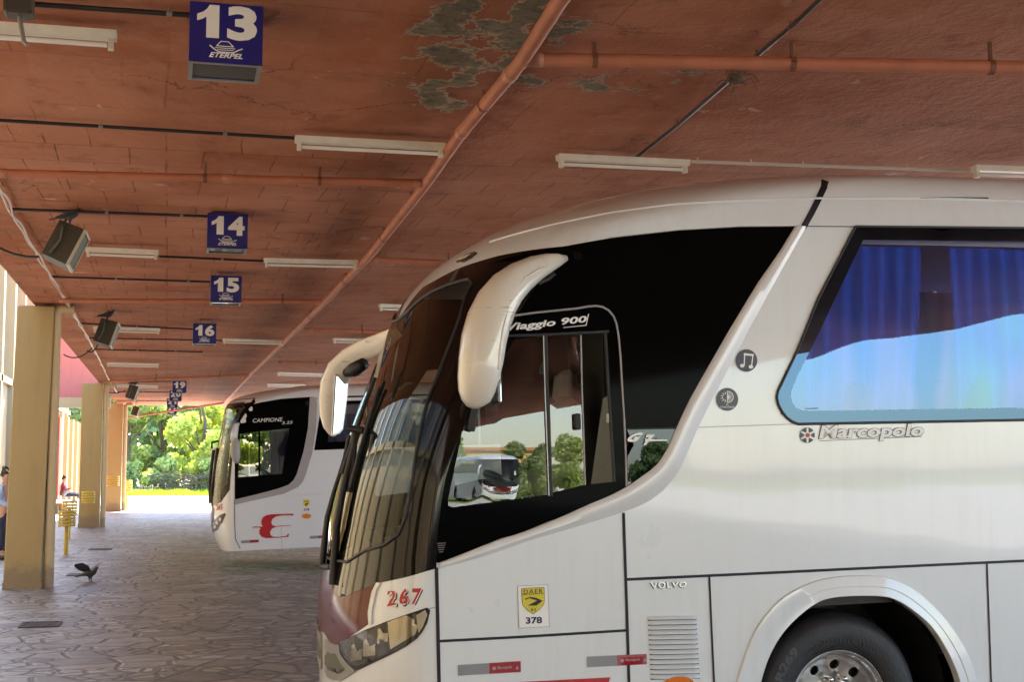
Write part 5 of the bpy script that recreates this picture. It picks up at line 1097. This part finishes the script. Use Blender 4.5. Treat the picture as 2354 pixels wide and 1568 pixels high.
for num, z, cx, yb, lb in (('13', 7.2, 519, 145, 'nearest blue sign with a big white 13'), ('14', 13.1, 522.5, 571, 'blue bay sign reading 14'), ('15', 17.2, 519.5, 695, 'blue bay sign reading 15'), ('16', 22.9, 470, 790, 'blue bay sign reading 16'),
                           ('19', 38.7, 412.3, 903.5, 'small distant blue sign reading 19'), ('20', 44.2, 403.4, 922, 'distant blue sign reading 20 just under 19'), ('21', 49.0, 396, 937.8, 'distant blue sign reading 21 between 20 and 22'), ('22', 54.2, 395, 952.5, 'farthest and lowest blue sign, reading 22')):
    sign(num, z, cx, yb, lb)
# speakers
def speaker(cx, cy, zdep, w_, h_, yaw, roll, label, cab=True):
    p = at_depth(cx, cy, zdep); e = empty('loudspeaker', tuple(p), yaw, label, 'speaker', 'boxy loudspeakers hanging from the ceiling')
    R = Matrix.Rotation(roll, 3, 'Y') @ Matrix.Rotation(math.radians(-6), 3, 'X'); d_ = h_*.66
    # wedge cabinet: front (grille) towards +X, narrower towards the back
    def rr(x, y, z): return R @ Vector((x, y, z))
    m = MB(); hx = d_/2; hy = w_/2; hz = h_/2
    m.add([rr(-hx, -hy*.8, -hz*.96), rr(-hx, hy*.8, -hz*.96), rr(-hx, hy*.8, hz*.96), rr(-hx, -hy*.8, hz*.96), rr(hx, -hy, -hz), rr(hx, hy, -hz), rr(hx, hy, hz), rr(hx, -hy, hz)], [(0, 1, 2, 3), (7, 6, 5, 4), (0, 4, 5, 1), (1, 5, 6, 2), (2, 6, 7, 3), (3, 7, 4, 0)]); m.build('cabinet', MT['speaker'], e)
    m = MB()
    for (c, s) in (((hx+.012, 0, hz-.012), (.024, w_, .024)), ((hx+.012, 0, -hz+.012), (.024, w_, .024)), ((hx+.012, hy-.012, 0), (.024, .024, h_-.05)), ((hx+.012, -hy+.012, 0), (.024, .024, h_-.05))): m.box(rr(*c), s, M=R)
    m.build('front_frame', MT['speaker_trim'], e); MB().box(rr(hx+.006, 0, 0), (.012, w_-.05, h_-.05), M=R).build('grille', MT['speaker_grille'], e)
    top = zceil(p[0])-p[2]; y = -hy*.9-.02
    m = MB(); m.tube([(0.02, 0, top), (0.02, 0, hz+.1), (0.0, y, hz*.75), rr(-.02, -hy-.015, 0), rr(-.05, -hy*.95-.01, -hz*.8)], .012, 6); m.tube([(0.02, 0, top-.01), (.02, 0, top-.03)], .05, 8); m.build('bracket', MT['speaker_grille'], e)
    return e
s1 = speaker(149, 564, 13.1, .34, .38, -.10, .42, 'nearest dark loudspeaker tilted on its bracket at the left'); s2 = speaker(244, 766, 21.8, .32, .40, -.10, .30, 'second dark loudspeaker with a pigeon perched on top'); s3 = speaker(304, 903, 39.5, .36, .40, -.10, .30, 'third small loudspeaker near sign 19'); s4 = speaker(311, 946, 53, .32, .36, -.10, .30, 'farthest tiny loudspeaker against the trees')
jb = empty('junction_box', tuple(on_ceil(44, 8, .09)), 0, 'dark junction box with a hanging arm at the top left corner', 'box'); MB().box((0, 0, 0), (.14, .14, .13), bev=.01).build('box', MT['speaker'], jb); MB().tube([(0, 0, -.05), (.03, -.02, -.2), (.05, -.03, -.22)], .012, 6).build('arm', MT['clip'], jb)
# cables along the left edge
def cable(pts, r, mat, label, cat='cable', group=None, n=8): 
    P_ = [Vector(map(float, p)) for p in pts]; o = autosmooth(MB().tube(P_, r, n).build('cable', MT[mat]), 60); tag(o, label, cat, group); return o
wl = [(-25, 395), (0, 432), (30, 490), (65, 548), (100, 606), (130, 655), (168, 718), (200, 772), (230, 830), (250, 872), (272, 907)]
for k, (dx, lb) in enumerate(((0, 'pale cable snaking along the left edge of the ceiling'), (1, 'second pale cable twisted beside the first along the ceiling edge'))):
    pts = []
    for i in range(len(wl)-1):
        for q in range(6):
            u = q/6; px = wl[i][0]*(1-u)+wl[i+1][0]*u; py = wl[i][1]*(1-u)+wl[i+1][1]*u; p = on_ceil(px, py, .05+.0*q); s_ = p[1]
            p[0] += .016*math.sin(s_*1.6+k*3.14)+.008*math.sin(s_*4+k); p[2] -= .02*abs(math.sin(s_*1.7+k)); pts.append(p)
    cable(pts, .010, 'cable', lb, group='cable pair along the ceiling edge')
def swag(px0, px1, sagpx, d, r, label, mat='black_conduit'):
    a = at_depth(*px0, d); c = at_depth(*px1, d); pts = []
    for i in range(13):
        u = i/12; p = a*(1-u)+c*u; p[2] -= sagpx*d/F*4*u*(1-u); pts.append(p)
    cable(pts, r, mat, label, group='loose black cables drooping at the left')
swag((-30, 552), (90, 590), 12, 14.5, .014, 'black cable drooping behind the nearest speaker'); swag((200, 806), (226, 790), 10, 24, .013, 'short loop of cable below the second speaker'); swag((146, 815), (212, 800), 14, 24, .012, 'drooping cable reaching past the column top toward the second speaker'); swag((250, 902), (290, 897), 4, 41, .014, 'small cable loop at the third speaker'); swag((262, 928), (312, 945), 4, 55, .014, 'distant cable curving down to the farthest speaker')
# birds
def skin(name, verts, edges, radii, mat, parent=None, sub=2, root=0):
    me = bpy.data.meshes.new(name); me.from_pydata([tuple(v) for v in verts], edges, []); o = bpy.data.objects.new(name, me); COL.objects.link(o)
    sm = o.modifiers.new('s', 'SKIN'); sm.use_smooth_shade = True
    for i, r in enumerate(radii):
        sv = me.skin_vertices[0].data[i]; sv.radius = (r, r) if isinstance(r, (int, float)) else r; sv.use_root = (i == root)
    ss = o.modifiers.new('d', 'SUBSURF'); ss.levels = sub; ss.render_levels = sub
    dg = bpy.context.evaluated_depsgraph_get(); nm = bpy.data.meshes.new_from_object(o.evaluated_get(dg)); bpy.data.objects.remove(o); bpy.data.meshes.remove(me)
    nm.name = name; nm.materials.clear(); nm.materials.append(mat); nm.shade_smooth(); o = bpy.data.objects.new(name, nm); COL.objects.link(o)
    if parent: o.parent = parent
    return o
def pigeon(loc, rz, label, spread=False, s=1.0):
    e = empty('pigeon', tuple(map(float, loc)), rz, label, 'bird')
    V = [(-.20, 0, .10), (-.10, 0, .115), (0, 0, .13), (.07, 0, .15), (.10, 0, .19), (.12, 0, .225), (.155, 0, .22), (0, .025, .06), (0, .025, .012), (0, -.025, .06), (0, -.025, .012), (.035, .028, .006), (.035, -.028, .006)]
    E = [(0, 1), (1, 2), (2, 3), (3, 4), (4, 5), (5, 6), (2, 7), (7, 8), (2, 9), (9, 10), (8, 11), (10, 12)]
    skin('body', [tuple(c*s for c in v) for v in V], E, [r*s for r in (.012, .04, .058, .05, .03, .026, .006, .014, .006, .014, .006, .005, .005)], MT['pigeon'], e, 2, 2)
    MB().add([(-.14*s, -.03*s, .105*s), (-.14*s, .03*s, .105*s), (-.27*s, .045*s, .07*s), (-.27*s, -.045*s, .07*s), (-.14*s, 0, .09*s), (-.27*s, 0, .06*s)], [(0, 1, 2, 3), (0, 4, 5, 3), (1, 4, 5, 2)]).build('tail', MT['pigeon'], e)
    for sg in (-1, 1):
        if spread: pr = [(.04, .04*sg, .17), (.07, .14*sg, .26), (.05, .26*sg, .31), (-.02, .36*sg, .30), (-.08, .30*sg, .26), (-.11, .18*sg, .2), (-.09, .05*sg, .15)]
        else: pr = [(.05, .05*sg, .16), (.03, .062*sg, .12), (-.06, .058*sg, .09), (-.19, .02*sg, .10), (-.12, .035*sg, .14), (-.03, .045*sg, .165)]
        pr = [Vector(p)*s for p in pr]; c = sum(pr, Vector())/len(pr); k = len(pr); up_ = Vector((0, .0, .012))
        MB().add([p for p in pr]+[c+up_, c-up_], [(i, (i+1) % k, k) for i in range(k)]+[((i+1) % k, i, k+1) for i in range(k)]).build('wing', MT['pigeon'], e)
    return e
gp_ = on_ground(207, 1338); pigeon(gp_, -.6, 'dark pigeon landing on the paving with a wing raised', True, 1.0)
t2 = at_depth(247, 739, 21.6); pigeon(t2, .15, 'pigeon perched on top of the second loudspeaker', False, .8); t1 = at_depth(160, 517, 13.0); pigeon(t1, -.2, 'pigeon crouched above the nearest loudspeaker', False, .7); t3 = at_depth(310, 889, 39); pigeon(t3, .3, 'pigeon on the third loudspeaker', False, .9)
nest = empty('bird_nest', tuple(on_ceil(1690, 178, .05)), 0, 'tangled dry twigs hanging where the slanting conduit meets the thick orange pipe', 'nest')
rnd = random.Random(3)
m = MB()
for i in range(14): a = rnd.uniform(0, 6.28); q = Vector((rnd.uniform(-.05, .06), rnd.uniform(-.04, .04), rnd.uniform(-.05, .04))); m.tube([q, q+Vector((math.cos(a)*.06, math.sin(a)*.05, rnd.uniform(-.05, .03))), q+Vector((math.cos(a)*.1, math.sin(a)*.08, rnd.uniform(-.08, .0)))], .0035, 4)
tag(m.build('twigs', MT['bark'], nest), kind='stuff'); MB().lathe([(.001, -.045), (.04, -.03), (.055, 0), (.04, .02)], 12).build('cup', MT['bark'], nest, True)
# bins
def litter_bin(px, yb, yt, ww, label, post=True):
    g = on_ground(px, yb) if post else None
    return g
def make_bin(loc, r, zb, h, label, post=True):
    e = empty('litter_bin', tuple(map(float, loc)), 0, label, 'bin', 'yellow slatted litter bins')
    k = 5
    for i in range(k):
        z = zb+h*(i+.5)/k; MB().lathe([(r*.93, z-h/k*.36), (r, z-h/k*.33), (r, z+h/k*.33), (r*.93, z+h/k*.36), (r*.93, z-h/k*.36)], 20).build('hoop', MT['yellow_bin'], e, True)
    m = MB()
    for a in range(4): m.box((r*.9*math.cos(a*math.pi/2+.5), r*.9*math.sin(a*math.pi/2+.5), zb+h/2), (.03, .03, h))
    m.lathe([(.001, zb+.01), (r*.9, zb+.01)], 20); m.build('liner', MT['yellow_bin'], e)
    if post: autosmooth(MB().tube([(0, 0, 0), (0, 0, zb+h*.6)], .045, 12).build('post', MT['yellow_bin'], e), 50)
    return e
gb = on_ground(151.5, 1275); make_bin(gb, .175, .56, .34, 'yellow slatted litter bin on a post beyond the nearest column')
gb2 = at_depth(160, 1170, 34); gb2[2] = 0; make_bin(gb2, .19, .56, .38, 'second yellow litter bin half hidden behind the nearer one')
c2 = on_ground(202, 1216); c2[2] = 0; make_bin((c2[0], c2[1]-.25, 0), .19, .72, .36, 'yellow slatted bin fixed on the second column', False)
c3 = on_ground(259, 1178); c3[2] = 0; make_bin((c3[0], c3[1]-.3, 0), .24, 1.0, .40, 'yellow slatted bin fixed on the third column', False)
gb5 = on_ground(290, 1172); make_bin(gb5, .22, .7, .5, 'farthest yellow bin on a post beside the third column')
# drain grates
def grate(px, py, w_, d_, label):
    g = on_ground(px, py); e = empty('drain_grate', (g[0], g[1], .004), 0, label, 'grate', 'metal drain grates in the paving')
    m = MB()
    for y in (-d_/2, d_/2): m.box((0, y, .003), (w_, .03, .012))
    for x in (-w_/2, w_/2): m.box((x, 0, .003), (.03, d_-.03, .012))
    m.build('frame', MT['grate'], e); MB().box((0, 0, -.001), (w_-.03, d_-.03, .004)).build('pit', MT['seam'], e)
    nb = max(3, int(w_/.05)); m = MB()
    for i in range(nb): m.box((-w_/2+w_*(i+.5)/nb, 0, .003), (.018, d_-.04, .006))
    m.build('bars', MT['grate'], e)
grate(93, 1438, .42, .5, 'nearest rectangular drain grate in the paving at lower left'); grate(231, 1264, .46, .5, 'drain grate beyond the nearest column on the right'); grate(181, 1323, .35, .4, 'drain grate beside the landing pigeon')
# people
def fingers(V, E, R_, wrist, d, side, s=1.0):
    # palm and five fingers leaving the wrist; d = hand direction, side = thumb direction
    d = Vector(d).normalized(); side = (Vector(side)-d*Vector(side).dot(d)).normalized(); nrm = d.cross(side); W = Vector(V[wrist]); b0 = len(V)
    V.append(tuple(W+d*.05)); R_.append((.026, .014)); E.append((wrist, b0))
    for k, (o_, ln) in enumerate(((-.027, .055), (-.009, .07), (.009, .075), (.027, .065))):
        a = W+d*.09+side*o_; c = a+d*ln*.6+nrm*.012; f_ = c+d*ln*.35+nrm*.022; i = len(V); V += [tuple(a), tuple(c), tuple(f_)]; R_ += [.009, .0085, .007]; E += [(b0, i), (i, i+1), (i+1, i+2)]
    a = W+d*.04+side*.04; c = a+d*.03+side*.02; i = len(V); V += [tuple(a), tuple(c)]; R_ += [.011, .009]; E += [(b0, i), (i, i+1)]
def head(e, c, face, hair=True):
    c = Vector(c); f = Vector(face).normalized(); s_ = Vector((0, 0, 1)).cross(f).normalized(); M3 = Matrix((f, s_, Vector((0, 0, 1)))).transposed()
    return c, M3
def person(loc, rz, label, joints, top, legs, hairm, extra=None, pose='stand'):
    e = empty('person', tuple(map(float, loc)), rz, label, 'person'); J = joints
    V = [J['pelvis'], J['waist'], J['chest'], J['neck'], J['head0'], J['head1'], J['crown']]; E = [(0, 1), (1, 2), (2, 3), (3, 4), (4, 5), (5, 6)]; R_ = [(.15, .11), (.135, .10), (.165, .115), .052, (.072, .082), (.078, .098), (.055, .065)]
    V.append(J['nose']); R_.append(.012); E.append((4, 7))
    for sd_ in ('l', 'r'):
        i = len(V); V += [J['sh'+sd_], J['el'+sd_], J['wr'+sd_]]; R_ += [.06, .043, .027]; E += [(2, i), (i, i+1), (i+1, i+2)]
        fingers(V, E, R_, i+2, J['hd'+sd_], J['th'+sd_])
        i = len(V); V += [J['hip'+sd_], J['kn'+sd_], J['an'+sd_], J['heel'+sd_], J['toe'+sd_]]; R_ += [.09, .06, .042, .04, .035]; E += [(0, i), (i, i+1), (i+1, i+2), (i+2, i+3), (i+2, i+4)]
    skin('body', V, E, R_, MT['skin'], e, 1, 0)
    V = [J['pelvis'], J['waist'], J['chest'], J['base']]; E = [(0, 1), (1, 2), (2, 3)]; R_ = [(.165, .125), (.155, .12), (.185, .135), (.075, .07)]
    for sd_ in ('l', 'r'):
        i = len(V); V += [J['sh'+sd_], J['el'+sd_], tuple(Vector(J['el'+sd_]).lerp(Vector(J['wr'+sd_]), .85))]; R_ += [.075, .058, .042]; E += [(2, i), (i, i+1), (i+1, i+2)]
    skin('top', V, E, R_, top, e, 1, 0)
    V = [tuple(Vector(J['pelvis'])+Vector((0, 0, .04))), J['pelvis']]; E = [(0, 1)]; R_ = [(.16, .125), (.17, .13)]
    for sd_ in ('l', 'r'):
        i = len(V); V += [J['hip'+sd_], J['kn'+sd_], tuple(Vector(J['kn'+sd_]).lerp(Vector(J['an'+sd_]), .95))]; R_ += [.10, .075, .06]; E += [(1, i), (i, i+1), (i+1, i+2)]
    skin('trousers', V, E, R_, legs, e, 1, 1)
    for sd_ in ('l', 'r'):
        a, t = Vector(J['an'+sd_]), Vector(J['toe'+sd_]); h = Vector(J['heel'+sd_]); skin('shoe', [tuple(h), tuple(h.lerp(t, .5)), tuple(t)], [(0, 1), (1, 2)], [.05, .055, .045], MT['shoe'], e, 1, 1)
    c = Vector(J['head1']); n_ = (Vector(J['nose'])-Vector(J['head0'])); n_.z = 0; n_.normalize(); bk = c-n_*.03+Vector((0, 0, .035))
    skin('hair', [tuple(bk+Vector((0, 0, -.09))-n_*.03), tuple(bk), tuple(bk+Vector((0, 0, .04))+n_*.035)], [(0, 1), (1, 2)], [.06, (.084, .092), .062], hairm, e, 1, 1)
    sd3 = Vector((0, 0, 1)).cross(n_)
    for s_ in (-1, 1): MB().lathe([(.001, .008), (.009, .006), (.011, 0)], 8, None, Vector(J['head0'])+n_*.092+sd3*.03*s_+Vector((0, 0, .05))).build('eye', MT['hair'], e)
    MB().box(Vector(J['head0'])+n_*.082+Vector((0, 0, -.035)), (.012, .04, .008)).build('mouth', MT['maroon'], e)
    return e
J = dict(pelvis=(0, 0, .95), waist=(0, 0, 1.08), chest=(.01, 0, 1.32), base=(.0, 0, 1.46), neck=(.01, 0, 1.49), head0=(.03, 0, 1.58), head1=(.02, 0, 1.65), crown=(.01, 0, 1.71), nose=(.125, 0, 1.595),
         shl=(0, .19, 1.41), ell=(.0, .25, 1.14), wrl=(.2, .13, 1.03), hdl=(.9, -.5, -.1), thl=(0, 0, 1), shr=(0, -.19, 1.41), elr=(.0, -.25, 1.14), wrr=(.2, -.13, 1.02), hdr=(.9, .5, -.1), thr=(0, 0, 1),
         hipl=(0, .09, .90), knl=(.02, .10, .50), anl=(0, .10, .10), heell=(-.04, .10, .05), toel=(.14, .12, .045), hipr=(0, -.09, .90), knr=(.02, -.10, .50), anr=(-.02, -.10, .10), heelr=(-.06, -.10, .05), toer=(.12, -.12, .045))
gq = at_depth(9, 1180, 26.6); gq[2] = 0
pr = person(gq, -.35, 'person in light blue shirt and navy trousers standing at the left edge, hands joined', J, MT['shirt_blue'], MT['trousers'], MT['hair'])
MB().box((.15, -.03, 1.22), (.01, .06, .09)).build('name_badge', MT['sign_white'], pr)
J = dict(pelvis=(0, 0, .14), waist=(-.02, 0, .27), chest=(.0, 0, .50), base=(.03, 0, .63), neck=(.04, 0, .66), head0=(.07, 0, .76), head1=(.06, 0, .83), crown=(.05, 0, .89), nose=(.165, 0, .77),
         shl=(.02, .19, .59), ell=(.14, .24, .36), wrl=(.34, .12, .40), hdl=(.6, -.2, .8), thl=(0, -1, 0), shr=(.02, -.19, .59), elr=(.12, -.25, .35), wrr=(.33, -.16, .30), hdr=(.9, .1, .1), thr=(0, 1, 0),
         hipl=(.08, .09, .13), knl=(.48, .12, .20), anl=(.86, .12, .08), heell=(.88, .12, .04), toel=(.95, .12, .16), hipr=(.08, -.09, .13), knr=(.47, -.12, .15), anr=(.84, -.12, .07), heelr=(.86, -.12, .03), toer=(.93, -.12, .15))
gq = at_depth(143, 1150, 58); gq[2] = .40
person(gq, .0, 'person in a maroon jacket sitting on the far bench with legs stretched out', J, MT['maroon'], MT['trousers'], MT['hair'])
bg_ = empty('bag', (gq[0]+.05, gq[1]-.42, .40), 0, 'grey bag on the bench beside the seated person', 'bag'); skin('bag_body', [(0, 0, .1), (.1, 0, .2), (.12, 0, .3)], [(0, 1), (1, 2)], [(.13, .1), (.14, .1), .06], MT['bag'], bg_, 1, 1); MB().tube([(0, 0, .28), (.06, 0, .42), (.14, 0, .32)], .012, 6).build('handle', MT['shoe'], bg_)
# ------------------------------------------------------------------ vegetation
def crown(name, blobs, nleaf, size, mat, parent, seed, flat_=.9):
    r = np.random.RandomState(seed); vs = []; vol = np.array([b[3]**2 for b in blobs]); vol = vol/vol.sum(); cnt = (vol*nleaf).astype(int)
    for (bx, by, bz, br), k in zip(blobs, cnt):
        d = r.normal(size=(k, 3)); d /= np.linalg.norm(d, axis=1)[:, None]; rad = br*(r.uniform(.45, 1.05, k)**.6); c = d*rad[:, None]; c[:, 2] *= flat_; c += np.array([bx, by, bz])
        a = r.normal(size=(k, 3)); a /= np.linalg.norm(a, axis=1)[:, None]; nrm = d+r.normal(size=(k, 3))*.7; b_ = np.cross(a, nrm); b_ /= np.linalg.norm(b_, axis=1)[:, None]+1e-9; a = np.cross(b_, nrm); a /= np.linalg.norm(a, axis=1)[:, None]+1e-9
        s = size*r.uniform(.6, 1.3, (k, 1)); q = np.stack([c-a*s, c+b_*s*.5, c+a*s, c-b_*s*.5], 1); vs.append(q.reshape(-1, 3))
    vs = np.concatenate(vs); n = len(vs)//4
    me = bpy.data.meshes.new(name); me.vertices.add(len(vs)); me.vertices.foreach_set('co', vs.ravel()); me.loops.add(len(vs)); me.loops.foreach_set('vertex_index', np.arange(len(vs))); me.polygons.add(n); me.polygons.foreach_set('loop_start', np.arange(0, len(vs), 4)); me.polygons.foreach_set('loop_total', np.full(n, 4)); me.update(); me.validate(); me.materials.append(mat)
    o = bpy.data.objects.new(name, me); COL.objects.link(o); o.parent = parent; return o
def tree(loc, h, w_, mat, seed, label, n=9000, size=.19, group='trees beyond the sunlit yard'):
    r = random.Random(seed); e = empty('tree', loc, 0, label, 'tree', group); m = MB()
    m.tube([(0, 0, -.1), (.1, 0, h*.25), (r.uniform(-.3, .3), .1, h*.5), (r.uniform(-.4, .4), 0, h*.8)], [.22, .17, .11, .03], 8); bl = []
    for k in range(16):
        a = r.uniform(0, 6.28); zz = r.uniform(.12, .92)*h; q = (1-abs(zz/h-.5)*1.1)*w_*r.uniform(.3, .85); x, y = math.cos(a)*q, math.sin(a)*q; rr = r.uniform(.16, .30)*w_; bl.append((x, y, zz, rr))
        if k % 2 == 0: m.tube([(0, 0, zz*.55), (x*.5, y*.5, zz*.8), (x, y, zz)], [.09, .05, .015], 5)
    m.build('trunk', MT['bark'], e, True); crown('crown', bl, n, size, MT[mat], e, seed); return e
spec = [(-9.5, 96, 9, 3.2, 'leaf3', 'mid green tree seen between the first two columns'), (-6.0, 94, 10, 3.4, 'leaf1', 'dark tree seen just left of the third column'), (-2.6, 95, 8.5, 3.2, 'leaf3', 'grey green tree right of the third column'), (-.3, 99, 10, 3.4, 'leaf1', 'dark tree in the middle of the far opening'),
        (2.2, 94.5, 9.5, 3.0, 'leaf2', 'bright yellow green tree against the second coach windshield'), (4.6, 97, 11, 3.6, 'leaf2', 'bright tall tree behind the nose of the second coach'), (8.5, 96, 10, 3.6, 'leaf3', 'tree hidden behind the second coach'), (13, 98, 11, 3.8, 'leaf1', 'dark tree far behind the coaches'), (-13.5, 97, 10, 3.6, 'leaf1', 'dark tree at the far left beyond the terminal end')]
for i, (x, y, h, w_, mt, lb) in enumerate(spec): tree((x, y, gz(x)), h, w_, mt, 11+i, lb)
wd = empty('woodland', (0, 118, 0), 0, 'dense dark wood closing the view behind the bright trees', 'wood'); wd['kind'] = 'stuff'
rw = random.Random(77); bl = [(rw.uniform(-42, 42), rw.uniform(-5, 5), rw.uniform(1.0, 11), rw.uniform(2.2, 3.4)) for _ in range(150)]
cw_ = crown('foliage', bl, 60000, .46, MT['leaf1'], wd, 78); cw_['kind'] = 'stuff'
mtk = MB(); [mtk.tube([(b_[0], b_[1], -.1), (b_[0]+.3, b_[1], b_[2])], [.2, .08], 5, False) for b_ in bl[:60]]; mtk.build('trunks', MT['bark'], wd)['kind'] = 'stuff'
def shrub(loc, w_, h, mat, seed, label, n=1800):
    e = empty('shrub', loc, 0, label, 'shrub', 'shrubs at the foot of the far trees'); r = random.Random(seed); bl = [(r.uniform(-1, 1)*w_, r.uniform(-.5, .5), r.uniform(.2, .8)*h, r.uniform(.25, .45)*w_) for _ in range(9)]
    m = MB(); [m.tube([(b_[0]*.4, b_[1], 0), b_[:3]], .03, 4) for b_ in bl]; m.build('stems', MT['bark'], e); crown('foliage', bl, n, .15, MT[mat], e, seed)
shrub((-3.2, 90.5, 0), 1.5, 2.0, 'leaf1', 41, 'dark shrub beside the third column'); shrub((-1.0, 91, 0), 1.5, 2.6, 'leaf3', 42, 'leafy shrub left of the dry branches'); shrub((1.7, 91.5, 0), 1.4, 2.4, 'leaf2', 43, 'pale bright shrub above the dry branches'); shrub((3.8, 91, 0), 1.6, 2.2, 'leaf3', 44, 'shrub next to the second coach nose')
e = empty('dry_brush', (1.2, 89.5, 0), 0, 'heap of dry tan branches lying above the grass', 'brush'); r = random.Random(5); m = MB()
for i in range(60):
    x = r.uniform(-2.4, 2.2); a = r.uniform(-.5, .5); ln = r.uniform(.8, 2.4); z = r.uniform(.2, 1.1); m.tube([(x, r.uniform(-.5, .5), z), (x+ln*.5*math.cos(a), 0, z+ln*.3*math.sin(a)+.15), (x+ln*math.cos(a), r.uniform(-.4, .4), z+ln*.5*math.sin(a)-.2)], .028, 4)
m.build('branches', MT['bark'], e)
r = np.random.RandomState(9); n = 26000; x = r.uniform(-14, 14, n); y = 83.1+r.uniform(0, 1, n)**1.3*9; h = r.uniform(.08, .30, n)*(1+.6*np.sin(x*2)*np.sin(y)); wd = .04; an = r.uniform(0, 3.14, n); lx = r.uniform(-.08, .08, n)
vs = np.zeros((n, 3, 3)); zz = np.array([gz(q) for q in x]); vs[:, 0] = np.stack([x-np.cos(an)*wd, y-np.sin(an)*wd, zz], 1); vs[:, 1] = np.stack([x+np.cos(an)*wd, y+np.sin(an)*wd, zz], 1); vs[:, 2] = np.stack([x+lx, y, zz+h], 1)
me = bpy.data.meshes.new('grass'); me.vertices.add(n*3); me.vertices.foreach_set('co', vs.ravel()); me.loops.add(n*3); me.loops.foreach_set('vertex_index', np.arange(n*3)); me.polygons.add(n); me.polygons.foreach_set('loop_start', np.arange(0, n*3, 3)); me.polygons.foreach_set('loop_total', np.full(n, 3)); me.update(); me.materials.append(MT['grassblade'])
go = bpy.data.objects.new('grass', me); COL.objects.link(go); tag(go, 'bright sunlit grass growing along the verge below the trees', 'grass', kind='stuff')
# what stands behind the camera and shows in the glass
for i, (x, y, h, w_, mt, wd_) in enumerate([(17, -88, 4.6, 3.0, 'leaf1', 'leftmost dark'), (23, -97, 5.2, 3.4, 'leaf3', 'broad green'), (29, -92, 4.4, 3.0, 'leaf1', 'round dark'), (35, -100, 5.4, 3.4, 'leaf3', 'small green'), (41, -95, 4.8, 3.2, 'leaf1', 'dense dark'), (11, -96, 5, 3.2, 'leaf3', 'distant light')]):
    tree((x, y, gz(x)), h, w_, mt, 61+i, wd_+' tree behind the camera reflected in the coach windows', 4200, .2, 'trees behind the camera reflected in the glass')
yb_ = empty('building', (30, -118, .2), 0, 'low yellow building behind the camera reflected in the driver window', 'building'); MB().box((0, 0, 2.2), (14, 8, 4.4)).build('wall', MT['yellow_wall'], yb_); MB().box((0, 0, 4.55), (14.6, 8.6, .3)).build('roof', MT['orange_wall'], yb_)
wb_ = empty('building', (34, -108, .2), 0, 'long white wall building behind the camera reflected in the glass', 'building'); MB().box((0, 0, 1.2), (20, 6, 2.4)).build('wall', MT['white_wall'], wb_); MB().box((0, 0, 2.48), (20.4, 6.4, .16)).build('roof', MT['concrete'], wb_)
tb2 = empty('boundary_wall', (70, 30, .3), 0, 'long pale wall across the yard on the right reflected in the coach side', 'wall'); MB().box((0, 0, 1.2), (.3, 160, 2.4)).build('wall', MT['white_wall'], tb2); MB().box((0, 0, 2.45), (.4, 160, .1)).build('coping', MT['concrete'], tb2)

bus_c = copy_tree(bus_b, None, (21, -74, .3), 'white coach parked in the yard behind the camera, reflected in the driver window'); bus_c.rotation_euler = (0, 0, -math.pi/2)
